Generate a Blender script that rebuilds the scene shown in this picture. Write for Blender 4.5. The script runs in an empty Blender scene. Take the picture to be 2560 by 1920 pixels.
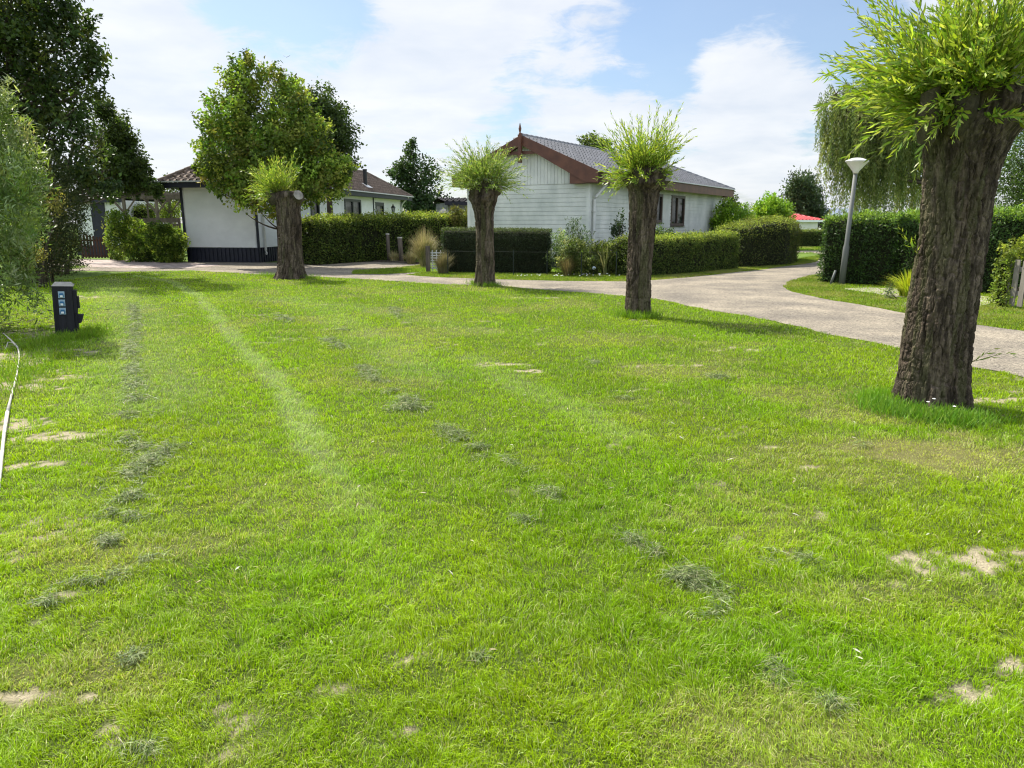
import bpy, bmesh, math, random
import numpy as np
from mathutils import Vector, Matrix
from mathutils.geometry import tessellate_polygon

SC = bpy.context.scene
COL = SC.collection
R = math.radians

# ------------------------------------------------------------------ camera
F_PX, PITCH, EYE = 1800.0, math.atan(404 / 1800.0), 1.65      # photo is 2560x1920
cam_d = bpy.data.cameras.new("camera")
cam_d.sensor_width = 36.0
cam_d.lens = 36.0 * F_PX / 2560.0
cam_d.clip_start, cam_d.clip_end = 0.05, 3000
cam = bpy.data.objects.new("camera", cam_d)
COL.objects.link(cam)
cam.location = (0, 0, EYE)
cam.rotation_euler = (math.pi / 2 - PITCH, 0, 0)
SC.camera = cam

# ------------------------------------------------------------------ world / sun
SUN_EL = R(50)
SUN_AZ = math.atan2(-0.72, 0.69)                               # from +Y towards +X
sun_dir = Vector((math.sin(SUN_AZ) * math.cos(SUN_EL), math.cos(SUN_AZ) * math.cos(SUN_EL), math.sin(SUN_EL)))
sd = bpy.data.lights.new("sun", 'SUN')
sd.energy, sd.angle, sd.color = 5.0, R(0.5), (1.0, 0.945, 0.84)
so = bpy.data.objects.new("sun", sd)
COL.objects.link(so)
so.rotation_euler = (-sun_dir).to_track_quat('-Z', 'Y').to_euler()
so.location = sun_dir * 60

world = bpy.data.worlds.new("World")
SC.world = world
world.use_nodes = True
wt = world.node_tree
for n in list(wt.nodes):
    wt.nodes.remove(n)


def wn(t, **kw):
    n = wt.nodes.new(t)
    for k, v in kw.items():
        setattr(n, k, v)
    return n


def wmath(op, a, b=None, c=None, clamp=False):
    n = wn('ShaderNodeMath', operation=op, use_clamp=clamp)
    for i, v in enumerate((a, b, c)):
        if v is None:
            continue
        if isinstance(v, (int, float)):
            n.inputs[i].default_value = v
        else:
            wt.links.new(v, n.inputs[i])
    return n.outputs[0]


def photo_dir(px, py):
    x = (px - 1280) / F_PX
    y = (960 - py) / F_PX
    c, s = math.cos(PITCH), math.sin(PITCH)
    return Vector((x, c + s * y, -s + c * y))


sky = wn('ShaderNodeTexSky', sky_type='NISHITA', sun_disc=False, sun_elevation=SUN_EL,
         sun_rotation=SUN_AZ, altitude=0, air_density=1.0, dust_density=1.2, ozone_density=1.6)
tc = wn('ShaderNodeTexCoord')
sep = wn('ShaderNodeSeparateXYZ')
wt.links.new(tc.outputs['Generated'], sep.inputs[0])
zc = wmath('MAXIMUM', sep.outputs[2], 0.0)
den = wmath('ADD', zc, 0.16)
ux = wmath('DIVIDE', sep.outputs[0], den)
uy = wmath('DIVIDE', sep.outputs[1], den)
comb = wn('ShaderNodeCombineXYZ')
wt.links.new(ux, comb.inputs[0]); wt.links.new(uy, comb.inputs[1]); comb.inputs[2].default_value = 3.3


def wnoise(scale, detail, rough, dist, off):
    mp = wn('ShaderNodeMapping')
    mp.inputs['Location'].default_value = off
    wt.links.new(comb.outputs[0], mp.inputs[0])
    n = wn('ShaderNodeTexNoise')
    n.inputs['Scale'].default_value = scale
    n.inputs['Detail'].default_value = detail
    n.inputs['Roughness'].default_value = rough
    n.inputs['Distortion'].default_value = dist
    wt.links.new(mp.outputs[0], n.inputs['Vector'])
    return n.outputs['Fac']


n1 = wnoise(1.5, 12, 0.60, 0.35, (0.7, 0.2, 0))
n2 = wnoise(5.5, 10, 0.66, 0.6, (5, 2, 1))
field = wmath('ADD', wmath('MULTIPLY', n1, 0.66), wmath('MULTIPLY', n2, 0.34))


def spot(px, py, rad_px, amt):
    """a soft thicker or thinner region of the cloud layer about one direction of the sky"""
    global field
    d = photo_dir(px, py).normalized()
    v = wn('ShaderNodeVectorMath', operation='DOT_PRODUCT')
    wt.links.new(tc.outputs['Generated'], v.inputs[0])
    v.inputs[1].default_value = d
    mr = wn('ShaderNodeMapRange', interpolation_type='SMOOTHSTEP')
    wt.links.new(v.outputs['Value'], mr.inputs['Value'])
    mr.inputs['From Min'].default_value = math.cos(rad_px / F_PX)
    mr.inputs['From Max'].default_value = 1.0
    mr.inputs['To Min'].default_value = 0.0
    mr.inputs['To Max'].default_value = amt
    field = wmath('ADD', field, mr.outputs[0])


for a in ((720, 110, 260, -0.14), (500, 30, 170, -0.10), (1010, -40, 200, -0.10), (1900, 60, 300, -0.12), (1600, 120, 150, -0.09),
          (1600, 250, 220, -0.10), (2050, 260, 200, -0.12), (1330, 160, 130, -0.05), (1260, 270, 130, -0.08), (2000, -60, 300, -0.10),
          (1950, 420, 260, 0.03), (380, 160, 330, 0.14), (420, 330, 300, 0.10), (1150, 60, 300, 0.13), (1000, 230, 260, 0.09),
          (1480, 260, 190, 0.10), (1900, 190, 190, 0.22), (1980, 330, 240, .12), (1700, 330, 240, .08), (1450, 30, 150, 0.06), (800, 260, 160, 0.07)):
    spot(*a)
cr = wn('ShaderNodeMapRange', interpolation_type='SMOOTHSTEP')
wt.links.new(field, cr.inputs['Value'])
cr.inputs['From Min'].default_value = 0.41
cr.inputs['From Max'].default_value = 0.565
cr.inputs['To Min'].default_value = 0.14
cr.inputs['To Max'].default_value = 0.88
n3 = wnoise(2.6, 6, 0.55, 0.2, (9, 4, 2))
cs = wn('ShaderNodeMapRange')
wt.links.new(n3, cs.inputs['Value'])
cs.inputs['From Min'].default_value = 0.3
cs.inputs['From Max'].default_value = 0.7
ccol = wn('ShaderNodeMix', data_type='RGBA')
wt.links.new(cs.outputs[0], ccol.inputs['Factor'])
ccol.inputs['A'].default_value = (4.9, 5.2, 5.7, 1)
ccol.inputs['B'].default_value = (6.1, 6.15, 6.25, 1)
skymul = wn('ShaderNodeMix', data_type='RGBA', blend_type='MULTIPLY')
skymul.inputs['Factor'].default_value = 1.0
skymul.inputs['B'].default_value = (0.78, 0.86, 0.93, 1)
wt.links.new(sky.outputs[0], skymul.inputs['A'])
mixs = wn('ShaderNodeMix', data_type='RGBA')
wt.links.new(cr.outputs[0], mixs.inputs['Factor'])
wt.links.new(skymul.outputs['Result'], mixs.inputs['A'])
wt.links.new(ccol.outputs['Result'], mixs.inputs['B'])
bg = wn('ShaderNodeBackground')
bg.inputs['Strength'].default_value = 0.1
# sky out of view behind the viewer is brightened, added fill for the shaded walls
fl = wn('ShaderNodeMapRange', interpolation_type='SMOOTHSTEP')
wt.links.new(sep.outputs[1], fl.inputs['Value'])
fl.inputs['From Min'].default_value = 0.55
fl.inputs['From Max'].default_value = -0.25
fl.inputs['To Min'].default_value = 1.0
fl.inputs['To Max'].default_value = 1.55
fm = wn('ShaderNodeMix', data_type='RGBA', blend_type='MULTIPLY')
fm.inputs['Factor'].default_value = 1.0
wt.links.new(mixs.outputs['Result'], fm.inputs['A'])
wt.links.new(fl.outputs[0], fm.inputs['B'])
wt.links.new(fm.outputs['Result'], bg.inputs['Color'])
wo = wn('ShaderNodeOutputWorld')
wt.links.new(bg.outputs[0], wo.inputs['Surface'])

SC.view_settings.view_transform = 'Standard'
SC.view_settings.look = 'None'
SC.view_settings.exposure = 0.75
SC.view_settings.gamma = 1.0
SC.cycles.use_denoising = True
SC.cycles.filter_width = 1.15
SC.cycles.sample_clamp_indirect = 6
SC.cycles.max_bounces = 6
SC.cycles.transparent_max_bounces = 8

# ------------------------------------------------------------------ survey helpers (photo pixel -> place)


def G(px, py):
    r = photo_dir(px, py)
    t = -EYE / r.z
    return (r.x * t, r.y * t)


def W(px, py, Y):
    r = photo_dir(px, py)
    t = Y / r.y
    return Vector((r.x * t, Y, EYE + r.z * t))


def proj(p):
    c, s = math.cos(PITCH), math.sin(PITCH)
    z = p[2] - EYE
    d = p[1] * c - z * s
    u = p[1] * s + z * c
    return 1280 + F_PX * p[0] / d, 960 - F_PX * u / d


# ------------------------------------------------------------------ noise (numpy)


def _h(ix, iy, iz, seed):
    with np.errstate(over='ignore'):
        n = (ix.astype(np.uint32) * np.uint32(374761393) + iy.astype(np.uint32) * np.uint32(668265263)
             + iz.astype(np.uint32) * np.uint32(2147483647) + np.uint32(seed) * np.uint32(144665))
        n = (n ^ (n >> np.uint32(13))) * np.uint32(1274126177)
        n = (n ^ (n >> np.uint32(16))) * np.uint32(2246822519)
        n = n ^ (n >> np.uint32(15))
    return (n & np.uint32(0xFFFFFF)).astype(np.float64) / float(0xFFFFFF)


def vnoise(x, y, z=None, seed=0):
    x = np.asarray(x, float); y = np.asarray(y, float)
    z = np.zeros_like(x) if z is None else np.asarray(z, float)
    xi, yi, zi = np.floor(x), np.floor(y), np.floor(z)
    fx, fy, fz = x - xi, y - yi, z - zi
    fx, fy, fz = [f * f * f * (f * (f * 6 - 15) + 10) for f in (fx, fy, fz)]
    xi, yi, zi = [a.astype(np.int64) + (1 << 20) for a in (xi, yi, zi)]
    out = 0
    for dx in (0, 1):
        for dy in (0, 1):
            for dz in (0, 1):
                w = (fx if dx else 1 - fx) * (fy if dy else 1 - fy) * (fz if dz else 1 - fz)
                out = out + w * _h(xi + dx, yi + dy, zi + dz, seed)
    return out


def fbm(x, y, z=None, seed=0, oct=4, g=0.5):
    a, t, o = 1.0, 0.0, 0.0
    for i in range(oct):
        k = 2.03 ** i
        o = o + a * vnoise(np.asarray(x) * k + 17.3 * i, np.asarray(y) * k + 5.1 * i, None if z is None else np.asarray(z) * k + 3.7 * i, seed + i)
        t += a
        a *= g
    return o / t


def sstep(a, b, x):
    t = np.clip((x - a) / (b - a), 0, 1)
    return t * t * (3 - 2 * t)


def unit(v):
    return v / np.maximum(np.linalg.norm(v, axis=-1, keepdims=True), 1e-9)


# ------------------------------------------------------------------ materials


def new_mat(name):
    m = bpy.data.materials.new(name)
    m.use_nodes = True
    nt = m.node_tree
    for n in list(nt.nodes):
        nt.nodes.remove(n)
    out = nt.nodes.new('ShaderNodeOutputMaterial')
    return m, nt, out


def mat(name, col, rough=0.7, spec=0.3, var=0.12, scale=3.0, bump=0.0, bscale=40.0, stretch=(1, 1, 1), metal=0.0, col2=None, detail=5):
    """principled surface whose colour wanders between col and col2 over an object-space noise"""
    m, nt, out = new_mat(name)
    L = nt.links.new
    p = nt.nodes.new('ShaderNodeBsdfPrincipled')
    tcn = nt.nodes.new('ShaderNodeTexCoord')
    mp = nt.nodes.new('ShaderNodeMapping')
    mp.inputs['Scale'].default_value = stretch
    L(tcn.outputs['Object'], mp.inputs[0])
    nz = nt.nodes.new('ShaderNodeTexNoise')
    nz.inputs['Scale'].default_value = scale
    nz.inputs['Detail'].default_value = detail
    nz.inputs['Roughness'].default_value = 0.62
    L(mp.outputs[0], nz.inputs['Vector'])
    rp = nt.nodes.new('ShaderNodeValToRGB')
    c2 = col2 if col2 else tuple(c * (1 - 2.2 * var) for c in col)
    rp.color_ramp.elements[0].position = 0.3
    rp.color_ramp.elements[1].position = 0.68
    rp.color_ramp.elements[0].color = (*c2, 1)
    rp.color_ramp.elements[1].color = (*[min(1, c * (1 + var)) for c in col], 1)
    L(nz.outputs['Fac'], rp.inputs[0])
    L(rp.outputs[0], p.inputs['Base Color'])
    p.inputs['Roughness'].default_value = rough
    p.inputs['Specular IOR Level'].default_value = spec
    p.inputs['Metallic'].default_value = metal
    if bump:
        n2 = nt.nodes.new('ShaderNodeTexNoise')
        n2.inputs['Scale'].default_value = bscale
        n2.inputs['Detail'].default_value = 6
        L(mp.outputs[0], n2.inputs['Vector'])
        b = nt.nodes.new('ShaderNodeBump')
        b.inputs['Strength'].default_value = bump
        b.inputs['Distance'].default_value = 0.02
        L(n2.outputs['Fac'], b.inputs['Height'])
        L(b.outputs[0], p.inputs['Normal'])
    L(p.outputs[0], out.inputs['Surface'])
    return m


def leaf_mat(name, transl=0.4, rough=0.5, spec=0.35, tint=(1.15, 1.2, 0.6)):
    """leaf surface: colour per leaf from the mesh, light also passes through it"""
    m, nt, out = new_mat(name)
    L = nt.links.new
    at = nt.nodes.new('ShaderNodeAttribute')
    at.attribute_name = 'Col'
    p = nt.nodes.new('ShaderNodeBsdfPrincipled')
    p.inputs['Roughness'].default_value = rough
    p.inputs['Specular IOR Level'].default_value = spec
    L(at.outputs['Color'], p.inputs['Base Color'])
    t = nt.nodes.new('ShaderNodeBsdfTranslucent')
    mu = nt.nodes.new('ShaderNodeMix')
    mu.data_type = 'RGBA'
    mu.blend_type = 'MULTIPLY'
    mu.inputs['Factor'].default_value = 1
    mu.inputs['B'].default_value = (*tint, 1)
    L(at.outputs['Color'], mu.inputs['A'])
    L(mu.outputs['Result'], t.inputs['Color'])
    mx = nt.nodes.new('ShaderNodeMixShader')
    mx.inputs['Fac'].default_value = transl
    L(p.outputs[0], mx.inputs[1])
    L(t.outputs[0], mx.inputs[2])
    L(mx.outputs[0], out.inputs['Surface'])
    return m


def col_mat(name, rough=0.9, spec=0.15, bump=0.0, bscale=60, var=0.25, vscale=30):
    """opaque surface, colour from the mesh attribute broken up by a fine noise"""
    m, nt, out = new_mat(name)
    L = nt.links.new
    at = nt.nodes.new('ShaderNodeAttribute')
    at.attribute_name = 'Col'
    p = nt.nodes.new('ShaderNodeBsdfPrincipled')
    p.inputs['Roughness'].default_value = rough
    p.inputs['Specular IOR Level'].default_value = spec
    tcn = nt.nodes.new('ShaderNodeTexCoord')
    nz = nt.nodes.new('ShaderNodeTexNoise')
    nz.inputs['Scale'].default_value = vscale
    nz.inputs['Detail'].default_value = 5
    L(tcn.outputs['Object'], nz.inputs['Vector'])
    mr = nt.nodes.new('ShaderNodeMapRange')
    mr.inputs['From Min'].default_value = 0.25
    mr.inputs['From Max'].default_value = 0.75
    mr.inputs['To Min'].default_value = 1 - var
    mr.inputs['To Max'].default_value = 1 + var
    L(nz.outputs['Fac'], mr.inputs['Value'])
    mu = nt.nodes.new('ShaderNodeMix')
    mu.data_type = 'RGBA'
    mu.blend_type = 'MULTIPLY'
    mu.inputs['Factor'].default_value = 1
    L(at.outputs['Color'], mu.inputs['A'])
    L(mr.outputs[0], mu.inputs['B'])
    L(mu.outputs['Result'], p.inputs['Base Color'])
    if bump:
        n2 = nt.nodes.new('ShaderNodeTexNoise')
        n2.inputs['Scale'].default_value = bscale
        n2.inputs['Detail'].default_value = 6
        L(tcn.outputs['Object'], n2.inputs['Vector'])
        b = nt.nodes.new('ShaderNodeBump')
        b.inputs['Strength'].default_value = bump
        b.inputs['Distance'].default_value = 0.03
        L(n2.outputs['Fac'], b.inputs['Height'])
        L(b.outputs[0], p.inputs['Normal'])
    L(p.outputs[0], out.inputs['Surface'])
    return m


M_LEAF = leaf_mat("leaf_surface", 0.42)
M_WILLOW = leaf_mat("willow_leaf_surface", 0.45, 0.42, 0.45, (1.2, 1.2, 0.5))
M_GRASS = leaf_mat("grass_blade_surface", 0.38, 0.5, 0.16, (1.25, 1.3, 0.4))
M_STRAW = leaf_mat("dry_grass_surface", 0.3, 0.6, 0.3, (1.1, 1.05, 0.8))
M_BARK = col_mat("willow_bark", 0.92, 0.15, 0.5, 90, 0.3, 35)
M_BRANCH = mat("branch_bark", (0.085, 0.068, 0.05), 0.9, 0.2, 0.25, 6, 0.4, 30, (1, 1, 0.3))
M_CUT = mat("sawn_wood", (0.36, 0.33, 0.29), 0.85, 0.2, 0.15, 7, 0.3, 60, col2=(0.19, 0.175, 0.16))
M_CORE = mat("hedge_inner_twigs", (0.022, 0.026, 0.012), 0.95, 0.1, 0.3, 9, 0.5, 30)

# ------------------------------------------------------------------ mesh helpers


def link(o, parent=None):
    COL.objects.link(o)
    if parent is not None:
        o.parent = parent
    return o


def mesh_np(name, V, faces, m, parent=None, col=None, smooth=False):
    """V (n,3); faces: an int array (k, c) or a list of such arrays"""
    if not isinstance(faces, (list, tuple)):
        faces = [faces]
    faces = [np.asarray(f, np.int32) for f in faces if len(f)]
    me = bpy.data.meshes.new(name)
    V = np.asarray(V, np.float32)
    me.vertices.add(len(V))
    me.vertices.foreach_set('co', V.ravel())
    lo = np.concatenate([f.ravel() for f in faces])
    cnt = np.concatenate([np.full(len(f), f.shape[1], np.int32) for f in faces])
    st = np.zeros(len(cnt), np.int32)
    st[1:] = np.cumsum(cnt)[:-1]
    me.loops.add(len(lo))
    me.loops.foreach_set('vertex_index', lo)
    me.polygons.add(len(cnt))
    me.polygons.foreach_set('loop_start', st)
    me.polygons.foreach_set('use_smooth', np.full(len(cnt), bool(smooth)))
    me.update(calc_edges=True)
    if col is not None:
        c4 = np.ones((len(V), 4), np.float32)
        c4[:, :3] = col
        a = me.attributes.new('Col', 'FLOAT_COLOR', 'POINT')
        a.data.foreach_set('color', c4.ravel())
    me.materials.append(m)
    o = bpy.data.objects.new(name, me)
    return link(o, parent)


def tag(o, label=None, cat=None, group=None, kind=None):
    if label: o['label'] = label
    if cat: o['category'] = cat
    if group: o['group'] = group
    if kind: o['kind'] = kind
    return o


def thing(name, label, cat, loc=(0, 0, 0), group=None):
    o = bpy.data.objects.new(name, None)
    o.empty_display_size = 0.2
    COL.objects.link(o)
    o.location = loc
    return tag(o, label, cat, group)


class Acc:
    """collects (verts, tris, colours) blocks"""

    def __init__(self):
        self.V, self.F, self.C, self.n = [], [], [], 0

    def add(self, V, Fc, C=None):
        self.V.append(np.asarray(V, float).reshape(-1, 3))
        self.F.append(np.asarray(Fc) + self.n)
        k = len(self.V[-1])
        if C is not None:
            C = np.asarray(C, float)
            self.C.append(np.broadcast_to(C, (k, 3)) if C.ndim == 1 else C)
        self.n += k

    def build(self, name, m, parent=None, smooth=False, off=None):
        V = np.concatenate(self.V)
        if off is not None:
            V = V - np.asarray(off)
        by = {}
        for f in self.F:
            if len(f):
                by.setdefault(f.shape[1], []).append(f)
        return mesh_np(name, V, [np.concatenate(v) for v in by.values()], m, parent,
                       np.concatenate(self.C) if self.C else None, smooth)


BOXF = np.array([(0, 3, 2, 1), (4, 5, 6, 7), (0, 1, 5, 4), (1, 2, 6, 5), (2, 3, 7, 6), (3, 0, 4, 7)])


class Frame:
    """local axes: u along, v outward, z up, from an origin"""

    def __init__(self, o, u, v):
        self.o, self.u, self.v = np.array(o, float), np.array((*u, 0.0)), np.array((*v, 0.0))

    def p(self, u, v, z):
        return self.o + self.u * u + self.v * v + np.array((0, 0, z))


WORLD = Frame((0, 0, 0), (1, 0), (0, 1))


def box(acc, fr, u, v, z, taper=0.0):
    c = []
    for k, zz in enumerate(z):
        t = taper if k else 0
        for a, b in ((0, 0), (1, 0), (1, 1), (0, 1)):
            c.append(fr.p(u[a] + (t if a == 0 else -t), v[b] + (t if b == 0 else -t), zz))
    f = BOXF
    if np.dot(np.cross(fr.u, fr.v), (0, 0, 1)) < 0:
        f = BOXF[:, ::-1]
    acc.add(c, f)


def poly(acc, pts, back=None):
    """flat polygon given as points"""
    acc.add(pts, [list(range(len(pts)))])


def prism(acc, pts, ext):
    """polygon pts pushed along vector ext, closed"""
    n = len(pts)
    P = np.array(pts, float)
    Q = P + np.array(ext, float)
    acc.add(np.concatenate([P, Q]), [list(range(n))[::-1]])
    acc.F[-1] = np.array([list(range(n))[::-1]]) + acc.n - 2 * n
    acc.F.append(np.array([list(range(n, 2 * n))]) + acc.n - 2 * n)
    acc.F.append(np.array([(i, (i + 1) % n, n + (i + 1) % n, n + i) for i in range(n)]) + acc.n - 2 * n)


def tube(acc, pts, rad, ns=6, cap=True, C=None):
    P = np.array(pts, float)
    n = len(P)
    rad = np.broadcast_to(np.asarray(rad, float), (n,))
    T = np.gradient(P, axis=0)
    T = unit(T)
    ref = np.array((0.13, 0.2, 1.0)) if abs(T[0][2]) < 0.9 else np.array((1.0, 0.1, 0))
    S = unit(np.cross(T, ref))
    B = np.cross(T, S)
    a = np.linspace(0, 2 * np.pi, ns, endpoint=False)
    ring = P[:, None] + rad[:, None, None] * (np.cos(a)[None, :, None] * S[:, None] + np.sin(a)[None, :, None] * B[:, None])
    V = ring.reshape(-1, 3)
    i = np.arange(n - 1)[:, None] * ns
    j = np.arange(ns)[None]
    j2 = (j + 1) % ns
    Fq = np.stack([i + j, i + j2, i + ns + j2, i + ns + j], -1).reshape(-1, 4)
    Fq = Fq[:, ::-1]
    base = acc.n
    acc.add(V, Fq, C)
    if cap:
        acc.F.append(np.array([list(range(ns))]) + base)
        acc.F.append(np.array([list(range(ns))[::-1]]) + base + (n - 1) * ns)


def lathe(acc, prof, ns=24, o=(0, 0, 0), ax=None):
    """prof: (r, z) list around a vertical axis at o, leaning along ax"""
    ax = np.array((0, 0, 1.0)) if ax is None else unit(np.array(ax, float))
    P = [np.array(o) + ax * z for r, z in prof]
    a = np.linspace(0, 2 * np.pi, ns, endpoint=False)
    S = unit(np.cross(ax, (0, 1.0, 0)))
    B = np.cross(ax, S)
    V = np.concatenate([p + r * (np.cos(a)[:, None] * S + np.sin(a)[:, None] * B) for p, (r, z) in zip(P, prof)])
    n = len(prof)
    Fq = [(i * ns + j, i * ns + (j + 1) % ns, (i + 1) * ns + (j + 1) % ns, (i + 1) * ns + j) for i in range(n - 1) for j in range(ns)]
    base = acc.n
    acc.add(V, np.array(Fq))
    acc.F.append(np.array([list(range(ns))[::-1]]) + base)
    acc.F.append(np.array([list(range(ns))]) + base + (n - 1) * ns)


# ------------------------------------------------------------------ leaves


def rhomb(acc, P, A, N, L, Wd, C, fold=0.18):
    """broad leaves: P base, A axis, N upper side (n,3); folded along the midrib"""
    n = len(P)
    if n == 0:
        return
    A = unit(A)
    S = unit(np.cross(A, N))
    N = np.cross(S, A)
    L = np.broadcast_to(L, (n,))[:, None]
    Wd = np.broadcast_to(Wd, (n,))[:, None]
    v0 = P
    v1 = P + A * L * 0.45 + S * Wd * 0.5 + N * Wd * fold
    v2 = P + A * L - N * L * 0.08
    v3 = P + A * L * 0.45 - S * Wd * 0.5 + N * Wd * fold
    V = np.stack([v0, v1, v2, v3], 1).reshape(-1, 3)
    b = np.arange(n)[:, None] * 4
    Fc = np.concatenate([b + np.array([[0, 1, 2]]), b + np.array([[0, 2, 3]])])
    acc.add(V, Fc, np.repeat(np.broadcast_to(C, (n, 3)), 4, 0))


def lance(acc, P, A, N, L, Wd, C, droop=0.2):
    """narrow pointed leaves with a bend"""
    n = len(P)
    if n == 0:
        return
    A = unit(A)
    S = unit(np.cross(A, N))
    N = np.cross(S, A)
    L = np.broadcast_to(L, (n,))[:, None]
    Wd = np.broadcast_to(Wd, (n,))[:, None]
    m1 = P + A * L * 0.35 - N * L * droop * 0.1
    m2 = P + A * L * 0.7 - N * L * droop * 0.45
    tip = P + A * L - N * L * droop
    V = np.stack([P, m1 + S * Wd * .5, m1 - S * Wd * .5, m2 + S * Wd * .36, m2 - S * Wd * .36, tip], 1).reshape(-1, 3)
    b = np.arange(n)[:, None] * 6
    Fc = np.concatenate([b + np.array([t]) for t in ((0, 1, 2), (1, 3, 2), (3, 4, 2), (3, 5, 4))])
    acc.add(V, Fc, np.repeat(np.broadcast_to(C, (n, 3)), 6, 0))


def rnd_dirs(n, rng):
    v = rng.normal(size=(n, 3))
    return unit(v)


def leaf_colours(n, rng, cols, jit=0.22):
    cols = np.array(cols, float)
    c = cols[rng.integers(0, len(cols), n)]
    return np.clip(c * (1 + rng.normal(size=(n, 1)) * jit) * (1 + rng.normal(size=(n, 3)) * jit * 0.25), 0.003, 0.9)


# ------------------------------------------------------------------ generic tree


def blob_points(blobs, n, rng, lo=0.45):
    b = np.array([[*c, *r] for c, r in blobs], float)
    w = (b[:, 3] * b[:, 4] * b[:, 5]) ** 0.75
    k = rng.choice(len(b), n, p=w / w.sum())
    d = rnd_dirs(n, rng)
    r = lo + (1 - lo) * rng.random(n) ** 0.6
    return b[k, :3] + d * r[:, None] * b[k, 3:6], d, k


def px_blobs(lst, Y, depth=0.9, zmin=0.4):
    """crown masses given by photo silhouette discs at distance Y -> world ellipsoids"""
    out = []
    for i, (px, py, rp, *o) in enumerate(lst):
        dy = (o[0] if o else ((i * 0.618) % 1 - 0.5) * 1.6)
        c = W(px, py, Y + dy)
        r = rp * (Y + dy) / F_PX
        rz = r * (o[1] if len(o) > 1 else 1.0)
        out.append(((c.x, c.y, max(c.z, zmin)), (r, r * depth, rz)))
    return out


def make_tree(name, label, cat, base, blobs, n_cl, per, spread, leaf, cols, seed, trunk_r, trunk_top, group=None, kind='rhomb',
              hang=0.0, mtl=None, twigs=0.35, up=0.25, lo=0.45, limb_r=0.3, cjit=0.2, gap=0.0):
    rng = np.random.default_rng(seed)
    base = np.array((base[0], base[1], 0.0))
    t = thing(name, label, cat, base, group)
    ctr = np.average([b[0] for b in blobs], axis=0, weights=[b[1][0] ** 2 for b in blobs])
    acc = Acc()
    top = np.array((*trunk_top[:2], trunk_top[2]))
    tt = np.linspace(0, 1, 10)[:, None]
    mid = (base + top) / 2 + np.array((rng.normal() * .1, rng.normal() * .1, 0))
    path = (1 - tt) ** 2 * base + 2 * tt * (1 - tt) * mid + tt ** 2 * top
    rr = trunk_r * (1 - 0.72 * tt[:, 0]) * (1 + 0.5 * np.exp(-tt[:, 0] * 14))
    tube(acc, path - base, rr, 10)
    P, D, K = blob_points(blobs, n_cl, rng, lo)
    if gap:
        keep = fbm(P[:, 0] * 0.9, P[:, 1] * 0.9, P[:, 2] * 0.9, seed, 3) > gap
        P, D, K = P[keep], D[keep], K[keep]
    for i, (c, r) in enumerate(blobs):
        c = np.array(c)
        h = np.clip((c[2] - r[2] * 0.9) / max(top[2], .1), 0.25, 0.95)
        s = path[int(h * 9)]
        m = s * 0.45 + c * 0.55 + np.array((0, 0, -0.12 * np.linalg.norm(c - s)))
        q = np.linspace(0, 1, 7)[:, None]
        limb = (1 - q) ** 2 * s + 2 * q * (1 - q) * m + q ** 2 * c
        r0 = trunk_r * limb_r * (0.6 + 0.4 * rng.random())
        tube(acc, limb - base, r0 * (1 - 0.75 * q[:, 0]), 6, False)
        idx = np.where(K == i)[0]
        for j in idx[:max(3, int(len(idx) * twigs))]:
            a = limb[rng.integers(2, 7)]
            e = P[j]
            mm = (a + e) / 2 + rng.normal(size=3) * 0.08 * np.linalg.norm(e - a)
            tube(acc, np.array([a, mm, e]) - base, [r0 * 0.3, r0 * 0.18, r0 * 0.06], 4, False)
    acc.build('trunk', M_BRANCH, t, True)
    L = Acc()
    n = len(P)
    ccol = leaf_colours(n, rng, cols, cjit)
    if hang > 0:                                                  # weeping strands
        for j in range(n):
            ln = hang * (0.5 + rng.random())
            ln = min(ln, max(0.3, P[j][2] - 0.9))
            k = max(4, int(per * ln))
            q = np.sort(rng.random(k))
            sway = rng.normal(size=2) * 0.12
            pts = P[j] + np.stack([sway[0] * q ** 2 + rng.normal(size=k) * .03, sway[1] * q ** 2 + rng.normal(size=k) * .03, -ln * q], 1)
            A = np.stack([rng.normal(size=k) * 0.55, rng.normal(size=k) * 0.55, -np.ones(k)], 1)
            N = rnd_dirs(k, rng)
            C = np.clip(ccol[j] * (1 + rng.normal(size=(k, 1)) * .2), .003, .9)
            lance(L, pts - base, A, N, leaf[0] * (0.7 + 0.6 * rng.random(k)), leaf[1], C)
    else:
        kk = np.repeat(np.arange(n), per)
        m = len(kk)
        out = unit(P[kk] - ctr)
        spr = unit(unit(P - ctr) * .8 + rnd_dirs(n, rng) * .75 + np.array((0, 0, .55)))[kk]
        tt_ = rng.random((m, 1))
        rb = np.array([b[1][0] for b in blobs])[K]
        spread = (spread * np.clip(rb / .75, .45, 1.1))[kk][:, None]
        pts = P[kk] + spr * (tt_ - .3) * spread * 4.2 + rng.normal(size=(m, 3)) * spread * (.95 - .6 * tt_)
        A = rnd_dirs(m, rng) + out * 0.5 + np.array((0, 0, -0.25))
        N = rnd_dirs(m, rng) * 0.8 + np.array((0, 0, up + 0.5)) + out * 0.3
        C = np.clip(ccol[kk] * (1 + rng.normal(size=(m, 1)) * .22), .003, .9)
        sz = leaf[0] * (0.65 + 0.7 * rng.random(m))
        (rhomb if kind == 'rhomb' else lance)(L, pts - base, A, N, sz, sz * leaf[1] / leaf[0], C)
    L.build('crown', mtl or M_LEAF, t)
    return t


# ------------------------------------------------------------------ hedges


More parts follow.
